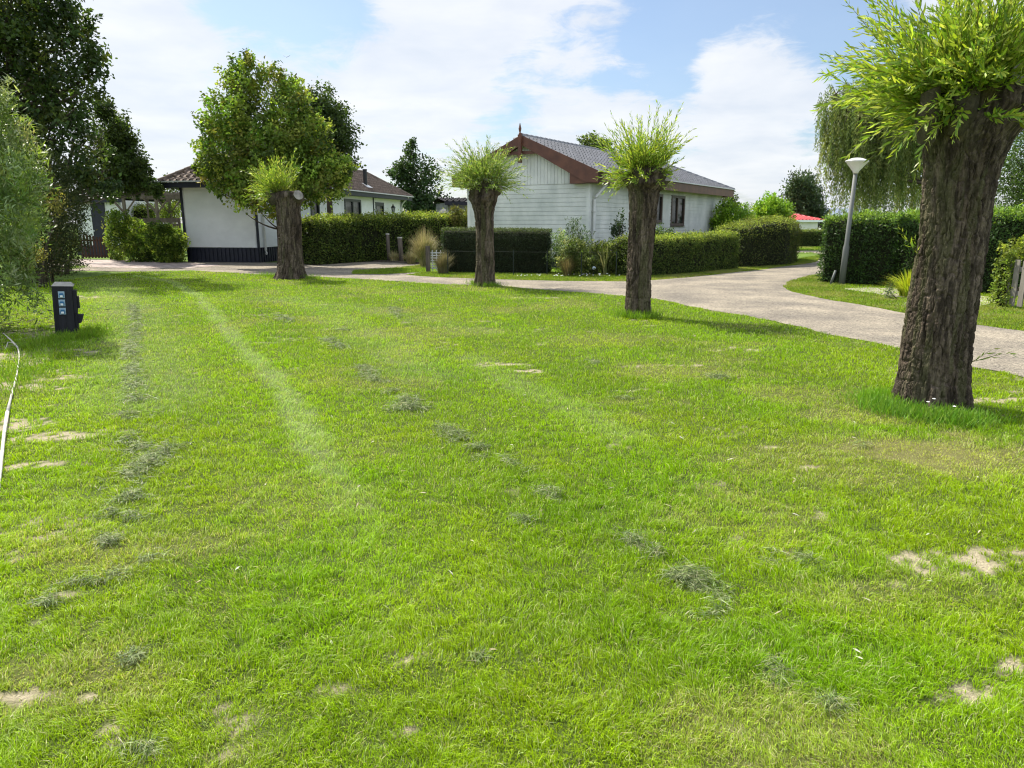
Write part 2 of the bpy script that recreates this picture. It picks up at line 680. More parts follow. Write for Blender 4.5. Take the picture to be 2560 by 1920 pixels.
def make_hedge(name, label, cat, path, height, thick, leaf, n, cols, seed, lit_topcols=None, rnd=0.12, jit=0.05, bumpy=0.05, kind='rhomb',
               group=None, base_z=0.03, ends=(True, True), mtl=None):
    rng = np.random.default_rng(seed)
    P = np.array(path, float)
    hh = np.broadcast_to(np.asarray(height, float), (len(P),))
    th = np.broadcast_to(np.asarray(thick, float), (len(P),))
    seg = np.linalg.norm(np.diff(P, axis=0), axis=1)
    cum = np.concatenate([[0], np.cumsum(seg)])
    LT = cum[-1]
    base = np.array((P[0][0], P[0][1], 0))
    t = thing(name, label, cat, base, group)

    def at(s):
        x = np.interp(s, cum, P[:, 0]); y = np.interp(s, cum, P[:, 1])
        e = 0.25
        tx = np.interp(s + e, cum, P[:, 0]) - np.interp(s - e, cum, P[:, 0])
        ty = np.interp(s + e, cum, P[:, 1]) - np.interp(s - e, cum, P[:, 1])
        T = unit(np.stack([tx, ty, 0 * tx], -1))
        Nn = np.stack([T[..., 1], -T[..., 0], 0 * tx], -1)
        return np.stack([x, y, 0 * x], -1), T, Nn, np.interp(s, cum, hh), np.interp(s, cum, th)

    def bump(p):
        return (fbm(p[..., 0] * 1.7, p[..., 1] * 1.7, p[..., 2] * 1.7, seed, 3) - .5) * 2 * bumpy

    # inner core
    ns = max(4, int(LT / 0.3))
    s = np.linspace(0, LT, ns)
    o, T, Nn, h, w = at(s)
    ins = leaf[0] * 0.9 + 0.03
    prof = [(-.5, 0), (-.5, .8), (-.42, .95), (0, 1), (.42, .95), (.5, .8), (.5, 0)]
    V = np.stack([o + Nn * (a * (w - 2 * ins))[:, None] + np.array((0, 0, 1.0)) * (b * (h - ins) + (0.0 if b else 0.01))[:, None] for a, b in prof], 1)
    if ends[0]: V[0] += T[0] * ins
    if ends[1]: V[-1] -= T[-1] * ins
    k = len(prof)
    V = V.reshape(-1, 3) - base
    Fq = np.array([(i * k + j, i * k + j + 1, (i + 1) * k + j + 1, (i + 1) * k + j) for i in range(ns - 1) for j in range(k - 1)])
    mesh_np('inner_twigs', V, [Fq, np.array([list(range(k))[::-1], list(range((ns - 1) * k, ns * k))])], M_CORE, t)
    # leaf shell
    hm, wm = h.mean(), w.mean()
    areas = np.array([LT * hm, LT * wm * 1.25, LT * hm * .6, wm * hm * ends[0], wm * hm * ends[1]])
    which = rng.choice(5, n, p=areas / areas.sum())
    s = rng.random(n) * LT
    s = np.where(which == 3, 0, np.where(which == 4, LT, s))
    o, T, Nn, h, w = at(s)
    a = rng.random(n)
    b = rng.random(n)
    side = np.where(which == 0, .5, np.where(which == 2, -.5, (a - .5)))
    z = np.where(which == 1, 1.0, b)
    edge = np.where(which == 1, np.abs(side) * 2, 0)
    z = z - rnd / h * edge ** 4 * (which == 1)
    sidew = side * np.where((which != 1) & (z > 1 - rnd / h), 1 - (z - (1 - rnd / h)) * h / w * .8, 1)
    pos = o + Nn * (sidew * w)[:, None] + np.array((0, 0, 1.0)) * (z * (h - base_z) + base_z)[:, None]
    nrm = np.where((which == 1)[:, None], np.array((0, 0, 1.0)), np.where((which < 3)[:, None], Nn * np.sign(side)[:, None], T * np.where(which == 3, -1, 1)[:, None]))
    bm = bump(pos)
    pos = pos + nrm * (bm + rng.normal(size=n) * jit)[:, None] - nrm * (leaf[0] * 0.5)
    C = leaf_colours(n, rng, cols, .2)
    if lit_topcols is not None:
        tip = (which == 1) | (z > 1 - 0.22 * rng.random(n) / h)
        Ct = leaf_colours(n, rng, lit_topcols, .2)
        C = np.where((tip & (rng.random(n) < .8))[:, None], Ct, C)  # sunlight on the hedge top, painted in as lighter leaf colours
    gap_ = fbm(pos[:, 0] * 2.6, pos[:, 1] * 2.6, pos[:, 2] * 2.6, seed + 3, 3)
    keep_ = (gap_ > .36) | (rng.random(n) < .35)
    pos, nrm, C = pos[keep_], nrm[keep_], C[keep_]
    n = len(pos)
    lum = 0.55 + 0.9 * fbm(pos[:, 0] * 3, pos[:, 1] * 3, pos[:, 2] * 3, seed + 9, 2)
    C = C * lum[:, None]
    A = nrm * 0.55 + rnd_dirs(n, rng) + np.array((0, 0, 0.25))
    N = nrm * 0.7 + rnd_dirs(n, rng) * .8 + np.array((0, 0, .35))
    sz = leaf[0] * (.65 + .7 * rng.random(n))
    L = Acc()
    (rhomb if kind == 'rhomb' else lance)(L, pos - base, A, N, sz, sz * leaf[1] / leaf[0], C)
    if rnd > .08:                                                  # stray shoots above the clipped top
        ms = int(LT * 9)
        s_ = rng.random(ms) * LT
        o_, T_, N_, h_, w_ = at(s_)
        p0_ = o_ + N_ * ((rng.random(ms) - .5) * w_ * .9)[:, None] + np.array((0, 0, 1.0)) * (h_ - .04)[:, None]
        dv = unit(np.stack([rng.normal(size=ms) * .45, rng.normal(size=ms) * .45, np.ones(ms)], 1))
        ln_ = .06 + .22 * rng.random(ms) ** 2
        kk = np.repeat(np.arange(ms), 9)
        q_ = np.tile(np.linspace(.1, 1, 9), ms)[:, None]
        pts = p0_[kk] + dv[kk] * q_ * ln_[kk][:, None] + rng.normal(size=(len(kk), 3)) * .012
        A = dv[kk] * .6 + rnd_dirs(len(kk), rng)
        C = leaf_colours(len(kk), rng, lit_topcols or cols, .2)
        sz = leaf[0] * (.6 + .5 * rng.random(len(kk)))
        (rhomb if kind == 'rhomb' else lance)(L, pts - base, A, rnd_dirs(len(kk), rng), sz, sz * leaf[1] / leaf[0], C)
    L.build('foliage', mtl or M_LEAF, t)
    return t


def make_shrub(name, label, cat, blobs, n_cl, per, spread, leaf, cols, seed, base=None, kind='rhomb', mtl=None, stems=8, lo=0.55, group=None, up=.25, ojit=.9):
    """many-stemmed bush"""
    rng = np.random.default_rng(seed)
    c0 = np.average([b[0] for b in blobs], axis=0)
    base = np.array((*(base if base else c0[:2]), 0.0))
    t = thing(name, label, cat, base, group)
    P, D, K = blob_points(blobs, n_cl, rng, lo)
    P = P[P[:, 2] > 0.04]
    acc = Acc()
    for j in rng.choice(len(P), min(stems, len(P)), False):
        e = P[j]
        a = base + np.array((rng.normal() * .12, rng.normal() * .12, 0))
        m = (a + e) / 2 + np.array((0, 0, .15 * e[2]))
        q = np.linspace(0, 1, 6)[:, None]
        pts = (1 - q) ** 2 * a + 2 * q * (1 - q) * m + q ** 2 * e
        tube(acc, pts - base, 0.02 * (1 - .8 * q[:, 0]) * max(.5, e[2] / 1.5), 5, False)
    acc.build('stems', M_BRANCH, t, True)
    n = len(P)
    cc = leaf_colours(n, rng, cols, .18)
    kk = np.repeat(np.arange(n), per)
    m = len(kk)
    spr = unit(unit(P - np.array((c0[0], c0[1], 0.3 * c0[2]))) * .7 + rnd_dirs(n, rng) * .8 + np.array((0, 0, .6)))[kk]
    tt_ = rng.random((m, 1))
    pts = P[kk] + spr * (tt_ - .3) * spread * 3.6 + rng.normal(size=(m, 3)) * spread * (.9 - .55 * tt_)
    pts[:, 2] = np.maximum(pts[:, 2], 0.03)
    out = unit(P[kk] - np.array((c0[0], c0[1], 0.3 * c0[2])))
    A = rnd_dirs(m, rng) * ojit + out * .7 + np.array((0, 0, .15))
    N = rnd_dirs(m, rng) * .8 + np.array((0, 0, up + .5)) + out * .3
    C = np.clip(cc[kk] * (1 + rng.normal(size=(m, 1)) * .2), .003, .9)
    sz = leaf[0] * (.65 + .7 * rng.random(m))
    L = Acc()
    (rhomb if kind == 'rhomb' else lance)(L, pts - base, A, N, sz, sz * leaf[1] / leaf[0], C)
    L.build('foliage', mtl or M_LEAF, t)
    return t


def tuft(acc, c, n, h, spread, cols, seed, w=0.006, arch=0.6, r0=0.08):
    """arching grass blades out of one crown"""
    rng = np.random.default_rng(seed)
    ang = rng.random(n) * 2 * np.pi
    out = np.stack([np.cos(ang), np.sin(ang), 0 * ang], 1)
    b = np.array(c) + out * (rng.random(n) * r0)[:, None]
    L = h * (.55 + .55 * rng.random(n))
    sp = spread * rng.random(n) ** .7
    S = np.stack([-np.sin(ang), np.cos(ang), 0 * ang], 1)
    C = leaf_colours(n, rng, cols, .18)
    rows = []
    for q, ww in ((0, 1), (.35, .9), (.7, .6), (1, 0.05)):
        p = b + out * (sp * q ** 1.6)[:, None] + np.array((0, 0, 1.0)) * (L * (q - arch * q ** 3 * (sp / max(spread, .01)) * .7))[:, None]
        rows += [p + S * w * .5 * ww, p - S * w * .5 * ww]
    V = np.stack(rows, 1).reshape(-1, 3)
    k = np.arange(n)[:, None] * 8
    Fc = np.concatenate([k + np.array([t]) for t in ((0, 1, 3, 2), (2, 3, 5, 4), (4, 5, 7, 6))])
    acc.add(V, Fc, np.repeat(C, 8, 0))

# ================================================================== GROUND
ROAD_PX = [(120, 682), (202, 677), (330, 680), (480, 677), (600, 684), (691, 690), (768, 691), (900, 698), (1080, 710), (1150, 713),
           (1239, 714), (1351, 725), (1456, 732), (1559, 741), (1628, 747), (1682, 756), (1727, 767), (1788, 779), (1860, 789),
           (2000, 818), (2065, 836), (2145, 850), (2250, 872), (2330, 893), (2427, 920), (2506, 931), (2560, 944), (2900, 1030),
           (2900, 868), (2560, 829), (2438, 813), (2271, 786), (2213, 775), (2160, 764), (2062, 749), (1981, 731), (1955, 719),
           (1972, 705), (2017, 692), (2065, 683), (2110, 668), (2140, 652), (2160, 640), (2170, 627), (1900, 627), (1900, 633),
           (2030, 633), (2058, 635), (2062, 640), (2056, 646), (2038, 656), (2002, 662), (1971, 665), (1911, 674), (1821, 683), (1712, 695),
           (1631, 701), (1562, 704), (1400, 703), (1238, 699), (1100, 694), (1012, 688), (1063, 681), (960, 686), (880, 686),
           (884, 677), (1000, 670), (1062, 662), (1044, 657), (900, 651), (780, 662), (700, 657), (450, 655), (205, 648), (120, 650)]


def jitter_ring(pts, step=0.25, amp=0.07, seed=3):
    out = []
    P = np.array(pts + [pts[0]])
    for a, b in zip(P[:-1], P[1:]):
        n = max(1, int(np.linalg.norm(b - a) / step))
        for i in range(n):
            out.append(a + (b - a) * i / n)
    out = np.array(out)
    d = (fbm(out[:, 0] * 2.2, out[:, 1] * 2.2, None, seed, 3) - .5) * 2 * amp
    e = (fbm(out[:, 0] * 2.2 + 40, out[:, 1] * 2.2, None, seed + 5, 3) - .5) * 2 * amp
    return out + np.stack([d, e], 1)


def inside(poly_, x, y):
    x = np.asarray(x); y = np.asarray(y)
    r = np.zeros(x.shape, bool)
    n = len(poly_)
    j = n - 1
    for i in range(n):
        xi, yi = poly_[i]; xj, yj = poly_[j]
        if abs(yj - yi) > 1e-12:
            r ^= ((yi > y) != (yj > y)) & (x < (xj - xi) * (y - yi) / (yj - yi) + xi)
        j = i
    return r


def sheet(name, ring, z, m, parent=None):
    pts = [Vector((p[0], p[1], z)) for p in ring]
    tri = tessellate_polygon([pts])
    V = np.array([tuple(p) for p in pts])
    T = np.array(tri)
    a, b, c = V[T[:, 0]], V[T[:, 1]], V[T[:, 2]]
    flip = np.cross(b - a, c - a)[:, 2] < 0
    T[flip] = T[flip][:, ::-1]
    return mesh_np(name, V, T, m, parent)


road_ring = jitter_ring([G(*p) for p in ROAD_PX])
GRASS_BASE = mat("rough_grass", (0.125, 0.19, 0.03), 0.95, 0.1, 0.25, 1.4, 0.6, 60, col2=(0.06, 0.10, 0.02), detail=9)
ga = Acc()
poly(ga, [(-600, -40, 0), (600, -40, 0), (600, 1400, 0), (-600, 1400, 0)])
tag(ga.build('ground', GRASS_BASE), kind='structure')

# gravel
m, nt, out = new_mat("pale_gravel")
Lk = nt.links.new
p = nt.nodes.new('ShaderNodeBsdfPrincipled')
tcn = nt.nodes.new('ShaderNodeTexCoord')
vo = nt.nodes.new('ShaderNodeTexVoronoi'); vo.inputs['Scale'].default_value = 55
n1_ = nt.nodes.new('ShaderNodeTexNoise'); n1_.inputs['Scale'].default_value = 0.9; n1_.inputs['Detail'].default_value = 7
n2_ = nt.nodes.new('ShaderNodeTexNoise'); n2_.inputs['Scale'].default_value = 16; n2_.inputs['Detail'].default_value = 8; n2_.inputs['Roughness'].default_value = .75
for n in (vo, n1_, n2_):
    Lk(tcn.outputs['Object'], n.inputs['Vector'])
sv = nt.nodes.new('ShaderNodeSeparateColor'); Lk(vo.outputs['Color'], sv.inputs[0])
r1 = nt.nodes.new('ShaderNodeValToRGB')
for e, (ps, c) in zip((r1.color_ramp.elements[0], r1.color_ramp.elements[1]), ((0.0, (0.17, 0.155, 0.135, 1)), (1.0, (0.52, 0.475, 0.40, 1)))):
    e.position, e.color = ps, c
e = r1.color_ramp.elements.new(0.3); e.color = (0.34, 0.31, 0.265, 1)
Lk(sv.outputs[0], r1.inputs[0])
r2 = nt.nodes.new('ShaderNodeValToRGB')
r2.color_ramp.elements[0].position, r2.color_ramp.elements[0].color = 0.34, (0.52, 0.505, 0.49, 1)
r2.color_ramp.elements[1].position, r2.color_ramp.elements[1].color = 0.66, (0.90, 0.855, 0.77, 1)
Lk(n1_.outputs['Fac'], r2.inputs[0])
r3 = nt.nodes.new('ShaderNodeMapRange'); Lk(n2_.outputs['Fac'], r3.inputs['Value'])
r3.inputs['From Min'].default_value = .3; r3.inputs['From Max'].default_value = .7; r3.inputs['To Min'].default_value = .72; r3.inputs['To Max'].default_value = 1.25
mu = nt.nodes.new('ShaderNodeMix'); mu.data_type = 'RGBA'; mu.blend_type = 'MULTIPLY'; mu.inputs['Factor'].default_value = 1
Lk(r1.outputs[0], mu.inputs['A']); Lk(r2.outputs[0], mu.inputs['B'])
mu2 = nt.nodes.new('ShaderNodeMix'); mu2.data_type = 'RGBA'; mu2.blend_type = 'MULTIPLY'; mu2.inputs['Factor'].default_value = 1
Lk(mu.outputs['Result'], mu2.inputs['A']); Lk(r3.outputs[0], mu2.inputs['B'])
Lk(mu2.outputs['Result'], p.inputs['Base Color'])
p.inputs['Roughness'].default_value = .95; p.inputs['Specular IOR Level'].default_value = .15
bm_ = nt.nodes.new('ShaderNodeBump'); bm_.inputs['Strength'].default_value = .8; bm_.inputs['Distance'].default_value = .02
Lk(vo.outputs['Distance'], bm_.inputs['Height']); Lk(bm_.outputs[0], p.inputs['Normal'])
Lk(p.outputs[0], out.inputs['Surface'])
M_GRAVEL = m
tag(sheet('gravel_road', road_ring, 0.010, M_GRAVEL), kind='structure')

# brick paving in front of the left house (each brick drawn by the brick texture on a flat sheet)
m, nt, out = new_mat("brick_paving")
p = nt.nodes.new('ShaderNodeBsdfPrincipled')
tcn = nt.nodes.new('ShaderNodeTexCoord')
mp = nt.nodes.new('ShaderNodeMapping'); mp.inputs['Rotation'].default_value = (0, 0, R(86))
bt = nt.nodes.new('ShaderNodeTexBrick')
bt.inputs['Scale'].default_value = 1.0
bt.inputs['Brick Width'].default_value = 1.0; bt.inputs['Row Height'].default_value = .34; bt.inputs['Mortar Size'].default_value = .035
bt.inputs['Color1'].default_value = (.36, .27, .235, 1); bt.inputs['Color2'].default_value = (.44, .36, .32, 1); bt.inputs['Mortar'].default_value = (.12, .105, .09, 1)
nt.links.new(tcn.outputs['Object'], mp.inputs[0]); nt.links.new(mp.outputs[0], bt.inputs['Vector'])
nt.links.new(bt.outputs['Color'], p.inputs['Base Color']); p.inputs['Roughness'].default_value = .9
nt.links.new(p.outputs[0], out.inputs['Surface'])
brick_ring = np.array([G(*q) for q in ((196, 650), (300, 650), (452, 657), (560, 664), (470, 671), (330, 671), (205, 668))])
tag(sheet('brick_paving', brick_ring, 0.016, m), kind='structure')

# sandy path slabs beside the yellow plant on the right
M_SAND = mat("sandy_concrete", (0.36, 0.325, 0.275), 0.92, 0.15, 0.15, 2.5, 0.4, 60, col2=(0.24, 0.21, 0.18))
tag(sheet('sandy_path', jitter_ring([G(*q) for q in ((2108, 723), (2160, 720), (2250, 722), (2340, 728), (2480, 744), (2490, 758), (2440, 768), (2330, 748), (2225, 742), (2190, 735))], .2, .06, 8), 0.012, M_SAND), kind='structure')
tag(sheet('path', jitter_ring([G(*q) for q in ((2208, 760), (2270, 757), (2340, 758), (2340, 774), (2270, 768))], .2, .03, 9), 0.012, M_SAND), kind='structure')

# ------------------------------------------------------------------ lawn
LX0, LX1, LY0, LY1, LS = -13.0, 13.5, 0.6, 25.0, 0.055


def pl(pts):
    return np.array([G(*q) for q in pts])


def dist_poly(P, x, y):
    """distance to a polyline and running parameter"""
    best = np.full(x.shape, 1e9)
    for a, b in zip(P[:-1], P[1:]):
        d = b - a
        t = np.clip(((x - a[0]) * d[0] + (y - a[1]) * d[1]) / (d @ d), 0, 1)
        best = np.minimum(best, np.hypot(x - a[0] - t * d[0], y - a[1] - t * d[1]))
    return best


STRIPES = [(pl([(340, 690), (430, 705), (500, 745), (545, 800), (600, 865), (665, 930), (715, 985), (755, 1055), (790, 1120), (850, 1220), (900, 1320), (960, 1450)]), .095, .9),
           (pl([(720, 745), (790, 775), (850, 800), (960, 870), (1060, 940)]), .3, .35),
           (pl([(250, 700), (300, 745), (345, 800), (350, 900), (365, 1000)]), .45, .55),
           (pl([(1180, 895), (1260, 945), (1400, 1010), (1560, 1090)]), .16, .4),
           (pl([(430, 760), (640, 745), (900, 770), (1200, 830)]), .3, .3),
           (pl([(180, 1290), (330, 1420), (420, 1560), (470, 1700)]), .3, .4)]
BARE = [(1275, 912, .42, .16, 1), (1300, 928, .25, .1, 1), (1850, 872, .5, .3, .8), (1710, 915, .3, .12, .8), (1760, 840, .3, .15, .6), (2370, 1405, .36, .17, 1),
        (2545, 1395, .34, .18, 1), (2440, 1735, .13, .1, 1), (2540, 1655, .12, .1, .7), (2310, 1745, .1, .07, .7), (95, 1090, .38, .22, 1), (60, 1165, .3, .12, 1),
        (40, 965, .6, .3, .9), (120, 950, .5, .2, .8), (-40, 1060, .6, .5, 1), (1345, 745, .8, .3, .7), (2480, 1000, .5, .18, .9), (2545, 945, .5, .2, .7), (1390, 1450, .12, .05, .6),
        (60, 1740, .12, .08, .8), (215, 1745, .08, .05, .8), (470, 1755, .1, .04, .7), (1030, 1830, .06, .04, .7), (185, 1490, .1, .06, .8), (85, 1562, .1, .05, .7), (480, 1215, .2, .08, .5),
        (70, 1335, .2, .06, .6), (1910, 1120, .16, .07, .8), (2020, 1170, .18, .09, .8), (1860, 1830, .1, .06, .5), (1630, 815, .3, .12, .6), (1640, 840, .3, .1, .5), (235, 742, .9, .3, .8),
        (2130, 1290, .14, .05, .5), (1000, 840, .5, .12, .45), (1090, 860, .5, .15, .5), (1180, 900, .3, .1, .4), (700, 715, .5, .2, .5), (30, 830, 1.2, .8, .9), (-60, 900, 1.2, 1.2, .9)]
DRY = [(2330, 1130, .75, .5, 1), (2180, 1040, .6, .4, .6), (2450, 1170, .5, .3, .6), (2040, 990, .9, .5, .45), (1500, 850, .9, .7, .35), (1040, 830, 1.5, .6, .4), (1700, 930, .9, .5, .5),
       (2000, 1850, .5, .25, .5), (340, 1380, .7, .3, .45), (150, 1700, .5, .3, .5), (700, 1250, .6, .4, .25), (1950, 780, .8, .4, .3), (2200, 1480, .5, .25, .4), (870, 1130, .5, .4, .2)]
LUSH = [(1560, 1260, .9, .6, .8), (2150, 1460, .6, .35, .9), (2080, 1660, .5, .3, .9), (2250, 1050, .5, .3, .5), (640, 1420, .5, .3, .6), (700, 1600, .5, .25, .6), (200, 850, .9, .7, .5), (1400, 1560, .5, .3, .5), (1750, 1210, .6, .3, .6), (60, 1400, .3, .25, .5)]


def blob_mask(lst, x, y, wob):
    m = np.zeros(x.shape)
    for px, py, a, b, amt in lst:
        gx, gy = G(px, py)
        d = np.hypot((x - gx) / a, (y - gy) / b) + wob
        m = np.maximum(m, amt * sstep(1.25, .45, d))
    return m


def lawn_maps(x, y):
    wob = (fbm(x * 3.1, y * 3.1, None, 11, 4) - .5) * 1.3
    fine = fbm(x * 9, y * 9, None, 12, 3)
    stripe = np.zeros(x.shape)
    for P, wd, amt in STRIPES:
        d = dist_poly(P, x, y)
        stripe = np.maximum(stripe, amt * sstep(wd * 2.0, wd * .5, d + (wob * .14)) * (.5 + 1.0 * fbm(x * 9, y * 9, None, 14, 3)))
    fray = fbm(x * 23, y * 23, None, 13, 3)
    bare = sstep(.10, .85, blob_mask(BARE, x, y, wob * 1.5) * (.02 + .85 * fine + 1.3 * (fray - .36)))
    bare = np.maximum(bare, .6 * sstep(.68, .8, fbm(x * 2.3, y * 2.3, None, 15, 4)) * sstep(.42, .62, fray))
    dry = np.maximum(blob_mask(DRY, x, y, wob), .4 * sstep(.56, .74, fbm(x * .8, y * .8, None, 16, 4)))
    lush = np.maximum(blob_mask(LUSH, x, y, wob), .5 * sstep(.54, .7, fbm(x * 1.1, y * 1.1, None, 18, 3)))
    stripe = stripe * sstep(2.9, 5.5, y)
    return np.clip(stripe, 0, 1), np.clip(bare, 0, 1), np.clip(dry, 0, 1), np.clip(lush * (1 - dry), 0, 1)


def lerp(a, b, t):
    return a + (np.asarray(b) - a) * t[:, None]


nx, ny = int((LX1 - LX0) / LS), int((LY1 - LY0) / LS)
gx, gy = np.meshgrid(LX0 + np.arange(nx) * LS, LY0 + np.arange(ny) * LS)
x, y = gx.ravel(), gy.ravel()
stripe, bare, dry, lush = lawn_maps(x, y)
fn = fbm(x * 14, y * 14, None, 21, 3)
colr = lerp(np.tile((0.075, 0.105, 0.02), (len(x), 1)), (0.20, 0.18, 0.07), dry * .7)
colr = lerp(colr, (0.20, 0.25, 0.10), stripe * .6)  # mowing stripes: sheen of bent grass painted paler into the ground
colr = lerp(colr, (0.05, 0.09, 0.016), lush * .5)
colr = colr * (.7 + .6 * fn)[:, None]
colr = lerp(colr, (0.39, 0.335, 0.225), sstep(.2, .8, bare))
zl = 0.004 + 0.012 * (fbm(x * 2, y * 2, None, 23, 3) - .5) * 0
zl = zl + bare * 0.0
ii = (np.arange(ny - 1)[:, None] * nx + np.arange(nx - 1)[None]).ravel()
cx, cy = x[ii] + LS / 2, y[ii] + LS / 2
keep = ~inside(road_ring, cx, cy)
ii = ii[keep]
Fq = np.stack([ii, ii + 1, ii + nx + 1, ii + nx], 1)
M_LAWN = col_mat("lawn_soil", 0.95, 0.1, 0.7, 120, 0.3, 70)
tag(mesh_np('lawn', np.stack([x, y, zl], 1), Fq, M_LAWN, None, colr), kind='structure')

# blades
rng = np.random.default_rng(77)


def blade_field(dmin, dmax, dens, grow, margin, name, label, hmul=1.0):
    """blades in the wedge the photo looks over, thinner on the ground and larger the farther off"""
    span = dmax - dmin
    cand = []
    nstep = 40
    for i in range(nstep):
        a, b = dmin + span * i / nstep, dmin + span * (i + 1) / nstep
        mdd = (a + b) / 2
        wd = 2 * (0.74 * mdd + margin)
        k = int(dens * (dmin / mdd) ** grow * wd * (b - a))
        cand.append(np.stack([(rng.random(k) - .5) * wd, a + (b - a) * rng.random(k)], 1))
    P = np.concatenate(cand)
    x, y = P[:, 0], P[:, 1]
    ok = (x > LX0) & (x < LX1 + 3) & ~inside(road_ring, x, y)
    P = P[ok]
    x, y = P[:, 0], P[:, 1]
    stripe, bare, dry, lush = lawn_maps(x, y)
    tuftn = fbm(x * 11, y * 11, None, 31, 2)
    dens_ = (1 - .97 * sstep(.2, .8, bare)) * (.45 + .9 * tuftn) * (1 - .35 * dry)
    ok = rng.random(len(P)) < dens_
    P = P[ok]
    x, y = x[ok], y[ok]
    stripe, dry, lush, tuftn = stripe[ok], dry[ok], lush[ok], tuftn[ok]
    n = len(P)
    d = np.hypot(x, y)
    size = (np.maximum(d, 2.2) / 2.2) ** .55
    h = (0.018 + 0.022 * rng.random(n) ** 1.4) * (.35 + 1.3 * tuftn) * (1 + .45 * lush - .45 * dry) * hmul * (1 + .12 * (size - 1))
    w = (0.0016 + 0.0013 * rng.random(n)) * size
    lean = rng.normal(size=(n, 2)) * .55
    flow = fbm(x * 3.4, y * 3.4, None, 35, 3) * 14
    lean = lean + np.stack([np.cos(flow), np.sin(flow)], 1) * .45 + stripe[:, None] * np.array((.25, .9))
    ang = rng.random(n) * np.pi
    S = np.stack([np.cos(ang), np.sin(ang), 0 * ang], 1)
    base = np.stack([x, y, np.full(n, .002)], 1)
    up = np.array((0, 0, 1.0))
    ln = np.concatenate([lean, np.zeros((n, 1))], 1)
    mid = base + (up * .6 + ln * .3) * h[:, None]
    tip = base + (up * (1 - .25 * np.linalg.norm(lean, axis=1))[:, None].clip(.2, 1) + ln * 1.0) * h[:, None]
    C = np.tile((0.255, 0.405, 0.006), (n, 1))
    yl = fbm(x * .9 + 7, y * .9, None, 37, 3)
    C = lerp(C, (0.33, 0.45, 0.008), sstep(.45, .65, yl) * .6)
    C = lerp(C, (0.16, 0.32, 0.008), lush * .6)
    C = lerp(C, (0.47, 0.46, 0.14), dry * .55)
    C = lerp(C, (0.38, 0.48, 0.18), stripe * .62)  # light reflected by the bent blades, put into their colour
    sheen_band = np.cos(2 * np.pi * dist_poly(STRIPES[0][0], x, y) / 2.1)
    C = C * (1 + .09 * sheen_band)[:, None]  # broad mowing bands: sheen painted as lighter and darker blades
    gl = rng.random(n) < .08
    C = np.where(gl[:, None], np.array((.42, .52, .20)), C)  # scattered pale blades: glints painted into the colour
    dead = rng.random(n) < (.06 + .3 * dry)
    C = np.where(dead[:, None], np.array((.50, .46, .24)), C)
    C = C * (1 + rng.normal(size=(n, 1)) * .3).clip(.35, 1.9)
    V = np.stack([base + S * w[:, None] * .5, base - S * w[:, None] * .5, mid + S * w[:, None] * .42, mid - S * w[:, None] * .42, tip], 1).reshape(-1, 3)
    k = np.arange(n)[:, None] * 5
    Fc = np.concatenate([k + np.array([[0, 1, 3]]), k + np.array([[0, 3, 2]]), k + np.array([[2, 3, 4]])])
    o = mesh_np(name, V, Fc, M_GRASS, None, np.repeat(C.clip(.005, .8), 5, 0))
    tag(o, label, 'grass', None, 'stuff')
    return n


nb = blade_field(1.7, 27.0, 58000, 1.7, 0.9, 'lawn_grass', 'short mown bright green grass of the lawn')
print('blades', nb)

# mown clippings: loose grey-green blades lying in little heaps
CLIPS = [([(330, 760), (338, 800), (335, 850), (325, 915), (335, 960), (345, 1010)], .13, .9), ([(300, 1040), (360, 1045)], .12, .9),
         ([(350, 1085), (352, 1130)], .16, .9), ([(440, 1120), (380, 1150), (350, 1180), (340, 1210)], .15, 1.0), ([(250, 1215), (300, 1205)], .1, .9), ([(310, 1260), (360, 1235)], .1, 1.1),
         ([(270, 1290), (330, 1305)], .1, 1.1), ([(160, 1490), (230, 1455), (320, 1430), (410, 1405)], .1, 1.2), ([(120, 1520), (160, 1500)], .08, .9), ([(260, 1355), (290, 1365)], .07, .9),
         ([(905, 920), (955, 965), (985, 985)], .14, .9), ([(1010, 1000), (1040, 1025), (990, 1025)], .16, 1.2), ([(1105, 1070), (1150, 1100), (1215, 1135), (1260, 1160), (1310, 1185)], .12, .9),
         ([(1360, 1230), (1400, 1250)], .11, 1.0), ([(1560, 1345), (1650, 1390), (1720, 1435), (1790, 1480)], .11, 1.1), ([(1680, 1450), (1720, 1460)], .1, 1.4), ([(1780, 1500), (1800, 1540), (1770, 1565)], .09, .9),
         ([(1920, 1395), (1990, 1410), (2030, 1420)], .1, 1.5), ([(1880, 1375), (1920, 1385)], .05, 1.), ([(690, 790), (725, 805)], .16, .9), ([(820, 850), (860, 870)], .16, .9), ([(850, 828), (870, 825)], .1, .9),
         ([(1540, 995), (1590, 998)], .08, 1.0), ([(1780, 945), (1815, 948)], .1, 1.2), ([(1470, 905), (1495, 912)], .12, .7), ([(320, 1890), (370, 1900)], .06, .8), ([(1300, 1300), (1320, 1310)], .07, .7),
         ([(985, 770), (1000, 795)], .12, .8), ([(2140, 1117), (2175, 1120)], .05, 1.2), ([(1930, 1670), (1960, 1720)], .07, .8), ([(2060, 1760), (2080, 1770)], .06, 1.0), ([(320, 1650), (345, 1660)], .05, .7), ([(1180, 1640), (1200, 1650)], .04, .6)]
acc = Acc()
